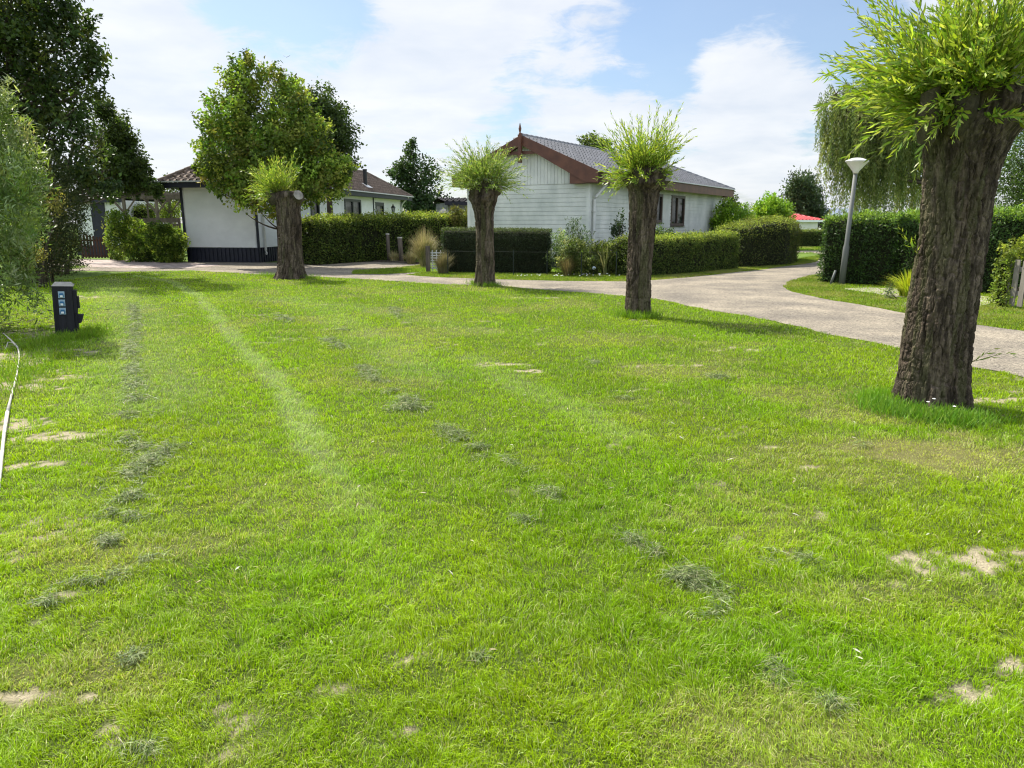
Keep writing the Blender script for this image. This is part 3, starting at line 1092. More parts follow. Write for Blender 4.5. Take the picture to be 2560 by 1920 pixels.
for pts, wd, amt in CLIPS:
    P = pl(pts)
    seg = np.linalg.norm(np.diff(P, axis=0), axis=1)
    LT = seg.sum() + wd
    dd = np.hypot(*P.mean(0))
    sz = (max(dd, 2.5) / 2.5) ** .5
    n = int(11000 * amt * LT * wd * 2.4 / sz ** 1.6) + 120
    cum = np.concatenate([[0], np.cumsum(seg)])
    s = rng.random(n) * cum[-1]
    c = np.stack([np.interp(s, cum, P[:, 0]), np.interp(s, cum, P[:, 1])], 1)
    off = rng.normal(size=(n, 2)) * wd * .5
    c = c + off
    keepm = fbm(c[:, 0] * 8, c[:, 1] * 8, None, 41, 2) > .47
    c, off = c[keepm], off[keepm]
    n = len(c)
    hgt = .062 * amt * np.exp(-(off ** 2).sum(1) / (wd * .4) ** 2) * (.3 + 1.2 * fbm(c[:, 0] * 9, c[:, 1] * 9, None, 43, 2))
    z = .024 + hgt * rng.random(n)
    A = np.stack([rng.normal(size=n), rng.normal(size=n), rng.normal(size=n) * .22], 1)
    N = np.stack([rng.normal(size=n) * .5, rng.normal(size=n) * .5, np.ones(n)], 1)
    C = leaf_colours(n, rng, [(.19, .27, .075), (.26, .32, .12), (.10, .15, .04), (.36, .38, .20), (.07, .10, .03)], .2)
    lance(acc, np.stack([c[:, 0], c[:, 1], z], 1), A, N, (.028 + .035 * rng.random(n)) * sz ** .7, .0027 * sz, C, .25)
tag(acc.build('grass_clippings', M_STRAW), 'dull grey-green grass clippings lying in lines and small heaps on the lawn', 'grass clippings', None, 'stuff')


def fringe(path_px, wd, n, h, name, label, seed, cols, w=.007, cat='grass', off=0.0):
    """longer unmown grass along an edge"""
    r = np.random.default_rng(seed)
    P = pl(path_px)
    seg = np.linalg.norm(np.diff(P, axis=0), axis=1)
    cum = np.concatenate([[0], np.cumsum(seg)])
    s = r.random(n) * cum[-1]
    c = np.stack([np.interp(s, cum, P[:, 0]), np.interp(s, cum, P[:, 1])], 1) + r.normal(size=(n, 2)) * wd * .4
    a = Acc()
    A = np.stack([r.normal(size=n) * .4, r.normal(size=n) * .4, np.ones(n)], 1)
    lance(a, np.stack([c[:, 0], c[:, 1], np.full(n, .01)], 1), A, rnd_dirs(n, r), h * (.5 + .8 * r.random(n)), w, leaf_colours(n, r, cols, .2), .35)
    return tag(a.build(name, M_GRASS), label, cat, None, 'stuff')


def verge(poly_px, n, h, name, label, seed, cols, w=.012):
    """grass of the strips beyond the road"""
    r = np.random.default_rng(seed)
    ring = np.array([G(*q) for q in poly_px])
    lo, hi = ring.min(0), ring.max(0)
    k = int(n * (hi[0] - lo[0]) * (hi[1] - lo[1]))
    c = lo + r.random((k, 2)) * (hi - lo)
    ok = inside(ring, c[:, 0], c[:, 1]) & ~inside(road_ring, c[:, 0], c[:, 1])
    c = c[ok]
    k = len(c)
    a = Acc()
    A = np.stack([r.normal(size=k) * .6, r.normal(size=k) * .6, np.ones(k)], 1)
    C = leaf_colours(k, r, cols, .22)
    dryv = sstep(.5, .65, fbm(c[:, 0] * 1.2, c[:, 1] * 1.2, None, seed, 3))
    C = lerp(C, (.36, .33, .14), dryv * .6)
    lance(a, np.stack([c[:, 0], c[:, 1], np.full(k, .003)], 1), A, rnd_dirs(k, r), h * (.5 + .8 * r.random(k)), w, C, .3)
    return tag(a.build(name, M_GRASS), label, 'grass', None, 'stuff')


VG = [(.17, .24, .03), (.22, .28, .04), (.13, .21, .03)]
verge([(1010, 689), (1063, 682), (1240, 684), (1400, 688), (1562, 690), (1562, 706), (1400, 705), (1240, 701), (1100, 696)], 900, .06, 'verge_grass', 'narrow grass verge between the gravel road and the dark clipped hedge', 51, VG)
verge([(1562, 690), (1700, 684), (1850, 668), (1985, 650), (2010, 645), (2062, 637), (2060, 648), (2038, 657), (1911, 676), (1712, 697), (1562, 706)], 900, .06, 'verge_grass', 'grass strip with a shaded tip below the curved green hedge', 52, VG)
verge([(1950, 719), (1972, 703), (2065, 681), (2110, 690), (2110, 725), (2230, 745), (2300, 775), (2300, 792), (2160, 766), (2062, 751), (1981, 733)], 900, .06, 'verge_grass', 'dry grass corner around the foot of the lamp post', 53, VG)
verge([(876, 688), (880, 675), (1000, 668), (1070, 658), (1075, 682), (960, 688)], 700, .07, 'grass_patch', 'small wedge of grass between the drive and the gravel road', 54, [(.19, .29, .03), (.16, .25, .03)])
verge([(1985, 634), (1990, 612), (2110, 612), (2110, 634)], 200, .09, 'far_grass', 'sunny grass below the far clipped hedge', 55, [(.19, .29, .03), (.16, .25, .03)], .03)
verge([(2330, 760), (2440, 766), (2520, 770), (2700, 790), (2700, 850), (2560, 830), (2330, 797)], 900, .06, 'verge_grass', 'grass strip in front of the grey picket fence', 56, VG)
fringe([(100, 870), (150, 850), (220, 850), (235, 830)], .35, 1500, .13, 'long_grass', 'longer unmown grass round the foot of the black power post', 57, [(.15, .27, .02), (.2, .3, .03)])
fringe([(0, 1000), (60, 940), (120, 880), (90, 860)], .5, 1500, .1, 'long_grass', 'longer grass under the silvery willow bush', 58, [(.13, .24, .02), (.18, .28, .03)])
for pts, sd_ in (([(655, 690), (700, 697), (775, 697), (790, 700)], 61), ([(1180, 712), (1215, 718), (1250, 718)], 62), ([(1550, 792), (1595, 798), (1640, 797)], 63)):
    fringe(pts, .25, 900, .14, 'long_grass', {61: 'longer grass round the foot of the thick dark pollard farthest left', 62: 'longer grass round the foot of the slim middle pollard', 63: 'longer grass round the foot of the pollard before the white house'}[sd_], sd_, [(.14, .26, .02), (.18, .3, .03)])
fringe([(2180, 1015), (2240, 1035), (2330, 1050), (2400, 1060), (2440, 1050)], .3, 3000, .11, 'long_grass', 'tall tufty grass round the foot of the nearest pollard', 64, [(.1, .23, .02), (.14, .28, .03), (.2, .32, .05)], .006)
fringe([(2180, 1005), (2220, 1000)], .25, 900, .10, 'long_grass', 'bright tuft of grass left of the nearest pollard', 65, [(.16, .34, .02), (.2, .36, .03)], .006)
fringe([(100, 680), (160, 676), (205, 668)], .5, 900, .12, 'long_grass', 'shaded grass below the dark evergreen shrubs', 66, [(.12, .22, .02)])

# ================================================================== POLLARD WILLOWS


def pollard_trunk(name, parent, base, ctr, seed, nseg, nring, depth, cell, head_r, head_h, roots=0.35, slim=.95):
    """ctr: list of (x, y, z, r) up the trunk; the head is a lumpy closed knob on top"""
    c = np.array(ctr, float)
    zt = np.linspace(0, 1, nring)
    d = np.concatenate([[0], np.cumsum(np.linalg.norm(np.diff(c[:, :3], axis=0), axis=1))])
    d /= d[-1]

    def interp(col):
        # smooth interpolation
        return np.interp(zt, d, c[:, col])
    X, Y, Z, Rr = [interp(i) for i in range(4)]
    k = np.ones(9) / 9
    for a in (X, Y, Rr):
        pad = np.concatenate([np.full(4, a[0]), a, np.full(4, a[-1])])
        a[:] = np.convolve(pad, k, 'valid')
    th = np.linspace(0, 2 * np.pi, nseg, endpoint=False)
    ct, st_ = np.cos(th)[None], np.sin(th)[None]
    # closing head
    nh = max(10, nring // 8)
    a = np.linspace(0, np.pi / 2, nh + 1)[1:]
    hr = Rr[-1] * np.cos(a) ** .55
    X = np.concatenate([X, np.full(nh, X[-1])]); Y = np.concatenate([Y, np.full(nh, Y[-1])])
    Z = np.concatenate([Z, Z[-1] + head_h * np.sin(a)])
    RR = np.concatenate([Rr, np.maximum(hr, .002)])
    Rref = np.concatenate([Rr, np.full(nh, Rr[-1])])
    # low-frequency form: root flare lobes and swelling
    zz = Z[:, None]
    lob = 1 + roots * np.exp(-zz / .16) * (.35 + .65 * np.cos(th * 5 + seed)[None] ** 2)
    low = 1 + .10 * (fbm(ct * 1.3 + 0 * zz, st_ * 1.3 + 0 * zz, zz * 1.1 + 0 * ct, seed, 3) - .5) * 2
    u, v, w = ct * Rref[:, None] / cell, st_ * Rref[:, None] / cell, zz / (cell * 4.0) + 0 * ct
    wx = (fbm(u * .5, v * .5, w * 1.2, seed + 3, 3) - .5) * 2.2
    wy = (fbm(u * .5 + 9, v * .5, w * 1.2, seed + 4, 3) - .5) * 2.2
    n1 = vnoise(u + wx, v + wy, w, seed + 5)
    n2 = vnoise(u * 1.9 + wy, v * 1.9 - wx, w * 1.7 + 3, seed + 6)
    ridge = np.clip(np.abs(2 * n1 - 1) * 3.0, 0, 1) ** .8 * .68 + np.clip(np.abs(2 * n2 - 1) * 2.6, 0, 1) * .32
    fine = fbm(u * 4, v * 4, w * 6, seed + 7, 3)
    disp = depth * (ridge - .6) + depth * .4 * (fine - .5)
    head = sstep(Z[nring - 1] - head_h * 1.2, Z[nring - 1] + .02, zz)
    lump = head * Rref[:, None] * (.9 * (fbm(ct * 2.1 + 0 * zz, st_ * 2.1 + 0 * zz, zz * 5 + 0 * ct, seed + 8, 3) - .45))
    rad = np.maximum(RR[:, None] * lob * low + disp * np.minimum(1, RR[:, None] / (.3 * Rref[:, None])) + lump * RR[:, None] / Rref[:, None], .003)
    rad = rad * slim
    Vx, Vy = X[:, None] + rad * ct, Y[:, None] + rad * st_
    Vz = zz + 0 * ct + disp * .3 + head * .5 * depth * (n2 - .5)
    Vz[0] = -.03
    V = np.stack([Vx, Vy, Vz], -1).reshape(-1, 3)
    n = len(Z)
    i = np.arange(n - 1)[:, None] * nseg
    j = np.arange(nseg)[None]
    j2 = (j + 1) % nseg
    Fq = np.stack([i + j, i + j2, i + nseg + j2, i + nseg + j], -1).reshape(-1, 4)
    # colour: grey-brown plates with greenish algae patches (own pattern)
    pc = fbm(ct * 2 + 0 * zz, st_ * 2 + 0 * zz, zz * 1.5 + 0 * ct, seed + 21, 4).reshape(-1)
    pg = fbm(ct * 3 + 4 + 0 * zz, st_ * 3 + 0 * zz, zz * 1.1 + 0 * ct, seed + 22, 4).reshape(-1)
    fr = fine.reshape(-1)
    C = lerp(np.tile((.066, .050, .036), (len(V), 1)), (.108, .085, .062), sstep(.35, .65, pc))
    stk = fbm(u * 1.6 + 50, v * 1.6, w * 1.15, seed + 31, 4).reshape(-1)
    C = C * (.5 + .95 * sstep(.32, .68, stk))[:, None]
    C = lerp(C, (.085, .085, .038), sstep(.52, .68, pg) * .55)
    C = C * (.75 + .5 * fr)[:, None]
    o = mesh_np('trunk', V - np.array((*base, 0)), Fq, M_BARK, parent, C, True)
    return np.array((X[-1], Y[-1], Z[nring - 1]))


def stub(parent, base, p, ax, L, r, seed, cut=True):
    """sawn-off branch stub with its pale cut face"""
    ax = unit(np.array(ax, float))
    r_ = np.random.default_rng(seed)
    ns, nr = 20, 9
    S = unit(np.cross(ax, (0.1, 1.0, .2)))
    B = np.cross(ax, S)
    th = np.linspace(0, 2 * np.pi, ns, endpoint=False)
    q = np.linspace(0, 1, nr)
    rad = r * (.75 + .45 * np.sin(np.pi * np.clip(q * 1.3, 0, 1)) * .6 + .12 * q)[:, None] * (1 + .16 * (fbm(np.cos(th)[None] * 2 + seed, np.sin(th)[None] * 2 + 0 * q[:, None], q[:, None] * 2 + 0 * th, seed, 3) - .5) * 2)
    rad[-1] *= .93
    tilt = .35 * r * (np.cos(th + r_.random() * 6))[None] * (q ** 3)[:, None]
    P0 = np.array(p) - ax * r * .6
    V = P0 + ax * ((q * (L + r * .6))[:, None, None] + tilt[..., None]) + rad[..., None] * (np.cos(th)[None, :, None] * S + np.sin(th)[None, :, None] * B)
    V = V.reshape(-1, 3)
    i = np.arange(nr - 1)[:, None] * ns
    j = np.arange(ns)[None]; j2 = (j + 1) % ns
    Fq = np.stack([i + j, i + j2, i + ns + j2, i + ns + j], -1).reshape(-1, 4)
    C = np.tile((.085, .072, .05), (len(V), 1)) * (.7 + .6 * vnoise(V[:, 0] * 40, V[:, 1] * 40, V[:, 2] * 14, seed))[:, None]
    b3 = np.array((*base, 0))
    o = mesh_np('branch_stub', V - b3, Fq, M_BARK, parent, C, True)
    ring = V[-ns:] + ax * .002
    cc = ring.mean(0) + ax * .004
    VV = np.concatenate([ring, [cc]]) - b3
    tri = np.array([(k, (k + 1) % ns, ns) for k in range(ns)])
    nn = np.cross(VV[tri[0][1]] - VV[tri[0][0]], VV[tri[0][2]] - VV[tri[0][0]])
    if nn @ ax < 0:
        tri = tri[:, ::-1]
    mesh_np('cut_face', VV, tri, M_CUT, o)


def shoots(name, parent, base, org, dirs, lens, leaf, spacing, cols, seed, stem_r=.004, stem_col=(.22, .24, .06), curve=.35, wave=.1):
    """willow shoots: bent stems with narrow leaves along them"""
    r = np.random.default_rng(seed)
    acc = Acc()
    b3 = np.array((*base, 0.0))
    for o, dv, L in zip(org, dirs, lens):
        dv = unit(dv)
        side = unit(np.cross(dv, r.normal(size=3)))
        K = 7
        q = np.linspace(0, 1, K)[:, None]
        path = o + dv * L * q + np.array((0, 0, 1.0)) * curve * L * q ** 2 * (r.random() * .9 + .1) + side * wave * L * q ** 2 * r.normal() - np.array((0, 0, .22)) * L * q ** 4
        tube(acc, path - b3, stem_r * (1.25 - q[:, 0]) * (.7 + .3 * L), 4, False, np.array(stem_col) * (.6 + .7 * r.random()))
        k = max(5, int(L / spacing))
        t = np.clip((np.arange(k) + r.random(k) * .6) / k, .04, 1)
        t = .06 + .94 * t
        x = [np.interp(t, q[:, 0], path[:, i]) for i in range(3)]
        P = np.stack(x, 1)
        T = unit(np.gradient(path, axis=0))
        Tt = np.stack([np.interp(t, q[:, 0], T[:, i]) for i in range(3)], 1)
        ph = np.arange(k) * 2.4 + r.random() * 6 + r.normal(size=k) * .3
        S = unit(np.cross(Tt, np.array((.2, .4, 1.0)) + r.normal(size=3) * .1))
        Bn = np.cross(Tt, S)
        rad = S * np.cos(ph)[:, None] + Bn * np.sin(ph)[:, None]
        A = Tt * (.75 + .35 * r.random((k, 1))) + rad * .8
        N = unit(np.cross(np.cross(A, Tt), A) * -1 + r.normal(size=(k, 3)) * .35)
        sz = leaf[0] * (.55 + .65 * r.random(k)) * (1.05 - .45 * t ** 3)
        C = leaf_colours(k, r, cols, .18)
        lance(acc, P - b3, A, N, sz, sz * leaf[1] / leaf[0], C, .22)
    return acc.build(name, M_WILLOW, parent)


def head_dirs(n, r, lo=-0.25, bias=(0, 0, .35)):
    d = rnd_dirs(n * 3, r)
    d = d[d[:, 2] > lo][:n]
    return unit(d + np.array(bias))


def ctr_from_px(rows, Y):
    """rows of (left px, right px, y px) -> centre line with radii at distance Y"""
    out = []
    for l, rt, py in rows:
        a, b = W(l, py, Y), W(rt, py, Y)
        out.append(((a.x + b.x) / 2, Y, max(a.z, 0), (b.x - a.x) / 2))
    return out


LIME = [(.29, .39, .04), (.22, .34, .04), (.36, .44, .07), (.16, .27, .04), (.44, .50, .14)]

# --- nearest pollard (far right)
Y4 = 6.45
b4 = (G(2318, 1018)[0], Y4)
t4 = thing('pollard_willow', 'nearest and thickest pollard willow, leaning trunk and big leafy head cut by the photo edge', 'tree', (*b4, 0), 'pollard willows along the lawn')
c4 = ctr_from_px([(2234, 2412, 1018), (2250, 2424, 900), (2264, 2438, 800), (2282, 2453, 700), (2298, 2468, 600), (2306, 2484, 500), (2312, 2500, 430), (2308, 2522, 370), (2304, 2548, 320), (2308, 2580, 280)], Y4)
c4[0] = (c4[0][0], Y4, 0, c4[0][3])
top4 = pollard_trunk('trunk', t4, b4, c4, 4, 560, 640, .036, .040, .4, .2, .28, .86)
for px, py, r_, L, ax, sd_ in ((2316, 340, .085, .36, (-.2, -.3, 1), 1), (2392, 315, .105, .40, (.0, -.3, 1), 2), (2500, 235, .105, .2, (.2, -.8, .6), 3), (2575, 245, .1, .25, (.75, -.5, .5), 4), (2440, 215, .11, .3, (.1, .5, 1), 5), (2350, 255, .1, .25, (-.5, .4, .9), 6), (2590, 180, .12, .3, (.6, .3, .8), 7)):
    yy = Y4 + (-.22 if ax[1] < 0 else .15)
    stub(t4, b4, W(px, py, yy), ax, L, r_, 400 + sd_)
r = np.random.default_rng(44)
n = 450
d = head_dirs(n, r, -.3, (-.15, 0, .45))
d[:70] = unit(np.stack([-np.abs(r.normal(size=70)) - .5, r.normal(size=70) * .7 - .3, r.normal(size=70) * .32 + .02], 1))
hc = np.array((top4[0] - .03, Y4, top4[2] + .08))
org = hc + d * np.array((.40, .32, .22)) * (.65 + .45 * r.random((n, 1)))
ln = .38 + .75 * r.random(n) ** 1.3
ln[:70] *= .8
d2_ = head_dirs(34, r, -.5, (-.25, -.4, 0.1))
org = np.concatenate([org, hc + np.array((0, 0, -.12)) + d2_ * np.array((.42, .40, .26))])
d = np.concatenate([d, d2_]); ln = np.concatenate([ln, .16 + .3 * r.random(len(d2_))])
shoots('crown', t4, b4, org, d, ln, (.122, .023), .025, LIME, 45, .0045, curve=.42, wave=.24)
# two stray sprouts on the trunk
shoots('sprout', t4, b4, np.array([W(2292, 636, Y4 - .05), W(2296, 640, Y4 - .04)]), np.array([(-.75, -.2, .75), (-.4, -.1, .9)]), np.array([.36, .22]), (.085, .016), .03, LIME, 46, .003, curve=.15)
shoots('sprout', t4, b4, np.array([W(2428, 905, Y4 - .1), W(2428, 905, Y4 - .1)]), np.array([(.9, -.3, .35), (.5, -.3, .4)]), np.array([.34, .2]), (.075, .014), .03, LIME, 47, .003, curve=.7)

# --- third pollard, in front of the white house corner
Y3 = 12.85
b3_ = (G(1592, 792)[0], Y3)
t3 = thing('pollard_willow', 'pollard willow with upright lime shoots before the corner of the middle bungalow', 'tree', (*b3_, 0), 'pollard willows along the lawn')
c3 = ctr_from_px([(1562, 1624, 795), (1566, 1626, 720), (1568, 1629, 660), (1573, 1637, 580), (1575, 1643, 520), (1573, 1648, 480), (1563, 1667, 460), (1568, 1666, 442)], Y3)
c3[0] = (c3[0][0], Y3, 0, c3[0][3])
top3 = pollard_trunk('trunk', t3, b3_, c3, 13, 260, 420, .038, .058, .35, .16, .22)
for px, py, r_, L, ax, sd_ in ((1648, 462, .11, .17, (.6, -.5, .75), 1), (1614, 440, .12, .16, (.05, -.15, 1), 2), (1588, 462, .10, .2, (-.35, .3, .9), 3), (1600, 440, .11, .2, (-.1, .5, .9), 4)):
    stub(t3, b3_, W(px, py, Y3 + (-.1 if ax[1] < 0 else .1)), ax, L, r_, 300 + sd_)
r = np.random.default_rng(33)
n = 230
d = head_dirs(n, r, -.1, (-.12, 0, .75))
d[:22] = unit(np.stack([-np.abs(r.normal(size=22)) - .7, r.normal(size=22) * .6, r.normal(size=22) * .25 - .25], 1))
hc = np.array((top3[0] - .04, Y3, top3[2] + .02))
org = hc + d * np.array((.32, .3, .16)) * (.7 + .4 * r.random((n, 1)))
ln = .32 + .62 * r.random(n) ** 1.2
ln[:22] *= .62
d2_ = head_dirs(110, r, -.6, (-.1, -.35, .1))
org = np.concatenate([org, hc + np.array((0, 0, -.02)) + d2_ * np.array((.36, .34, .2))])
d = np.concatenate([d, d2_]); ln = np.concatenate([ln, .14 + .26 * r.random(len(d2_))])
shoots('crown', t3, b3_, org, d, ln, (.11, .021), .03, LIME, 34, .004, curve=.45)

# --- second pollard
Y2 = 19.2
b2_ = (G(1212, 716)[0], Y2)
t2 = thing('pollard_willow', 'slim straight pollard willow with feathery pale shoots in front of the dark clipped hedge', 'tree', (*b2_, 0), 'pollard willows along the lawn')
c2 = ctr_from_px([(1187, 1238, 716), (1189, 1236, 660), (1189, 1234, 600), (1187, 1235, 560), (1185, 1235, 535), (1179, 1240, 515), (1174, 1247, 500), (1177, 1246, 485)], Y2)
c2[0] = (c2[0][0], Y2, 0, c2[0][3])
top2 = pollard_trunk('trunk', t2, b2_, c2, 27, 220, 340, .042, .066, .35, .25, .2)
for px, py, r_, L, ax, sd_ in ((1240, 478, .13, .2, (.5, -.5, .6), 1), (1195, 470, .12, .2, (-.4, -.3, .9), 2), (1215, 465, .12, .2, (0, -.6, .7), 3)):
    stub(t2, b2_, W(px, py, Y2 - .12), ax, L, r_, 200 + sd_)
r = np.random.default_rng(22)
n = 430
d = head_dirs(n, r, -.45, (-.12, -.05, .3))
hc = np.array((top2[0] - .02, Y2, top2[2] + .2))
org = hc + d * np.array((.34, .34, .3)) * (.7 + .4 * r.random((n, 1)))
ln = .3 + .8 * r.random(n) ** 1.5
shoots('crown', t2, b2_, org, d, ln, (.12, .022), .036, [(.22, .32, .06), (.17, .27, .05), (.30, .38, .12), (.13, .22, .05), (.36, .42, .16)], 23, .004, curve=.3)

# --- first pollard
Y1 = 21.8
b1_ = (G(730, 697)[0], Y1)
t1 = thing('pollard_willow', 'farthest left pollard willow, stout dark trunk, sparse tuft and one round pale saw cut', 'tree', (*b1_, 0), 'pollard willows along the lawn')
c1 = ctr_from_px([(690, 764, 700), (696, 759, 650), (697, 757, 600), (694, 755, 560), (691, 753, 530), (688, 754, 512), (684, 757, 500), (686, 755, 492)], Y1)
c1[0] = (c1[0][0], Y1, 0, c1[0][3])
top1 = pollard_trunk('trunk', t1, b1_, c1, 61, 260, 340, .046, .07, .35, .16, .3, .9)
for px, py, r_, L, ax, sd_ in ((744, 494, .17, .2, (.4, -.85, .35), 1), (684, 502, .15, .34, (-.3, -.35, 1), 2), (715, 488, .13, .12, (0, .4, .9), 3)):
    stub(t1, b1_, W(px, py, Y1 - .15), ax, L, r_, 100 + sd_)
r = np.random.default_rng(11)
n = 170
d = head_dirs(n, r, -.05, (-.3, 0, .8))
d[:40] = unit(np.stack([-np.abs(r.normal(size=40)) - .4, r.normal(size=40) * .6 - .3, r.normal(size=40) * .4 + .3], 1))
hc = np.array((top1[0] - .2, Y1 - .1, top1[2] + .02))
org = hc + d * np.array((.3, .3, .2)) * (.5 + .5 * r.random((n, 1)))
ln = .35 + .75 * r.random(n) ** 1.4
shoots('crown', t1, b1_, org, d, ln, (.125, .025), .033, LIME, 12, .004, curve=.5)

# ================================================================== BUILDINGS
M_WHITE = mat("white_painted_boards", (0.80, 0.815, 0.82), 0.6, 0.3, 0.05, 0.9, 0, 30, (1, 1, 1.5), col2=(0.72, 0.735, 0.745), detail=4)
M_GREYWHITE = mat("weathered_white_boards", (0.74, 0.735, 0.70), 0.65, 0.3, 0.05, 1.1, 0, 30, (1, 1, .8), col2=(0.52, 0.54, 0.51), detail=5)
M_NAVY = mat("dark_navy_paint", (0.012, 0.014, 0.028), 0.5, 0.4, 0.2, 5, 0.1, 40)
M_DARKWIN = mat("dark_green_frames", (0.014, 0.02, 0.022), 0.4, 0.4, 0.15, 6)
M_BROWN = mat("brown_painted_timber", (0.135, 0.056, 0.034), 0.5, 0.35, 0.12, 2.5, 0.15, 30, col2=(0.085, 0.036, 0.025))
M_BROWNWIN = mat("brown_window_frames", (0.085, 0.058, 0.045), 0.45, 0.35, 0.12, 6)
M_TILE_BR = mat("weathered_brown_roof_tiles", (0.20, 0.155, 0.125), 0.9, 0.2, 0.25, 3.5, 0.6, 45, col2=(0.10, 0.08, 0.066), detail=9)
M_TILE_GR = mat("grey_glazed_roof_tiles", (0.23, 0.23, 0.245), 0.55, 0.4, 0.1, 2.5, 0.2, 40, col2=(0.16, 0.16, 0.17))
M_PVC = mat("pale_pvc_pipe", (0.66, 0.66, 0.64), 0.45, 0.4, 0.06, 6)
M_ZINC = mat("zinc_gutter", (0.55, 0.56, 0.57), 0.35, 0.5, 0.08, 6, metal=0.4)
M_CURTAIN = mat("net_curtain", (0.72, 0.72, 0.70), 0.9, 0.1, 0.12, 14, 0, 1, (1, 1, .05))
M_BLACK = mat("black_metal", (0.015, 0.015, 0.016), 0.45, 0.4, 0.2, 8)
M_SOFFIT = mat("painted_soffit", (0.55, 0.55, 0.53), 0.7, 0.2, 0.06, 3)

m, nt, out = new_mat("window_glass")
p = nt.nodes.new('ShaderNodeBsdfPrincipled')
tcn = nt.nodes.new('ShaderNodeTexCoord'); nz = nt.nodes.new('ShaderNodeTexNoise'); nz.inputs['Scale'].default_value = 1.7
bp = nt.nodes.new('ShaderNodeBump'); bp.inputs['Strength'].default_value = .05; bp.inputs['Distance'].default_value = .02
nt.links.new(tcn.outputs['Object'], nz.inputs['Vector']); nt.links.new(nz.outputs['Fac'], bp.inputs['Height']); nt.links.new(bp.outputs[0], p.inputs['Normal'])
p.inputs['Base Color'].default_value = (.03, .035, .035, 1); p.inputs['Roughness'].default_value = .03; p.inputs['Specular IOR Level'].default_value = .9
p.inputs['Alpha'].default_value = .38
nt.links.new(p.outputs[0], out.inputs['Surface'])
M_GLASS = m


def wall_boards(acc, fr, L, z0, z1, board, holes=(), groove=.015, depth=.016):
    us = sorted({0.0, L, *[h[0] for h in holes], *[h[1] for h in holes]})
    zs = [z0]
    while zs[-1] + board < z1 - .01:
        zs.append(zs[-1] + board)
    lines = set(np.round(zs, 4))
    zs = sorted({*np.round(zs, 4), round(z1, 4), *[round(h[2], 4) for h in holes], *[round(h[3], 4) for h in holes]})
    for a, b in zip(us[:-1], us[1:]):
        for c, d in zip(zs[:-1], zs[1:]):
            um, zm = (a + b) / 2, (c + d) / 2
            if any(h[0] < um < h[1] and h[2] < zm < h[3] for h in holes):
                continue
            g = groove if c in lines else 0
            if d - c > g + .004:
                box(acc, fr, (a, b), (-depth, 0), (c + g, d))
            box(acc, fr, (a, b), (-.10, -depth), (c, d))


def roof_plane(acc, o, ue, un, tan, run, umin, umax, course=.34, wave=.30, amp=.022, step=.05, sub=6, z_off=0.0):
    """tiled roof slope: o eave start, ue along the eave, un horizontal direction up the slope"""
    o, ue, un = np.array(o, float), np.array((*ue, 0.0)), np.array((*un, 0.0))
    cs = math.sqrt(1 + tan * tan)
    nrm = (np.array((0, 0, 1.0)) - un * tan) / cs
    rows = []
    nc = max(1, int(round(run * cs / course)))
    for k in range(nc):
        rows.append((run * k / nc, step)); rows.append((run * (k + 1) / nc, 0.0))
    lo, hi = min(umin(0), umin(run)), max(umax(0), umax(run))
    U = np.arange(lo, hi + wave / sub, wave / sub)
    ph = (U / wave) % 1.0
    prof = np.where(ph < .38, np.sin(np.pi * ph / .38), -.18 * np.sin(np.pi * (ph - .38) / .62))
    V = []
    for v, h in rows:
        uu = np.clip(U, umin(v), umax(v))
        V.append(o + ue * uu[:, None] + un * v + np.array((0, 0, tan * v + z_off)) + nrm * (h * (.35 + 1.5 * np.clip(prof, 0, 1)) + amp * prof)[:, None])
    V = np.concatenate(V)
    n = len(U)
    i = np.arange(len(rows) - 1)[:, None] * n
    j = np.arange(n - 1)[None]
    Fq = np.stack([i + j, i + j + 1, i + n + j + 1, i + n + j], -1).reshape(-1, 4)
    if np.dot(np.cross(ue, un), (0, 0, 1)) < 0:
        Fq = Fq[:, ::-1]
    acc.add(V, Fq)


def ridge_caps(acc, a, b, r=.085, seg=.36):
    a, b = np.array(a, float), np.array(b, float)
    L = np.linalg.norm(b - a)
    n = max(2, int(L / seg))
    for i in range(n):
        p, q = a + (b - a) * i / n, a + (b - a) * (i + 1.08) / n
        tube(acc, [p, q], [r * 1.1, r * .92], 8)


def wall_u(fr, px, v=0.0, z=2.0, hi=40.0):
    lo_ = 0.0
    for _ in range(50):
        mid_ = (lo_ + hi) / 2
        if proj(fr.p(mid_, v, z))[0] < px:
            lo_ = mid_
        else:
            hi = mid_
    return (lo_ + hi) / 2


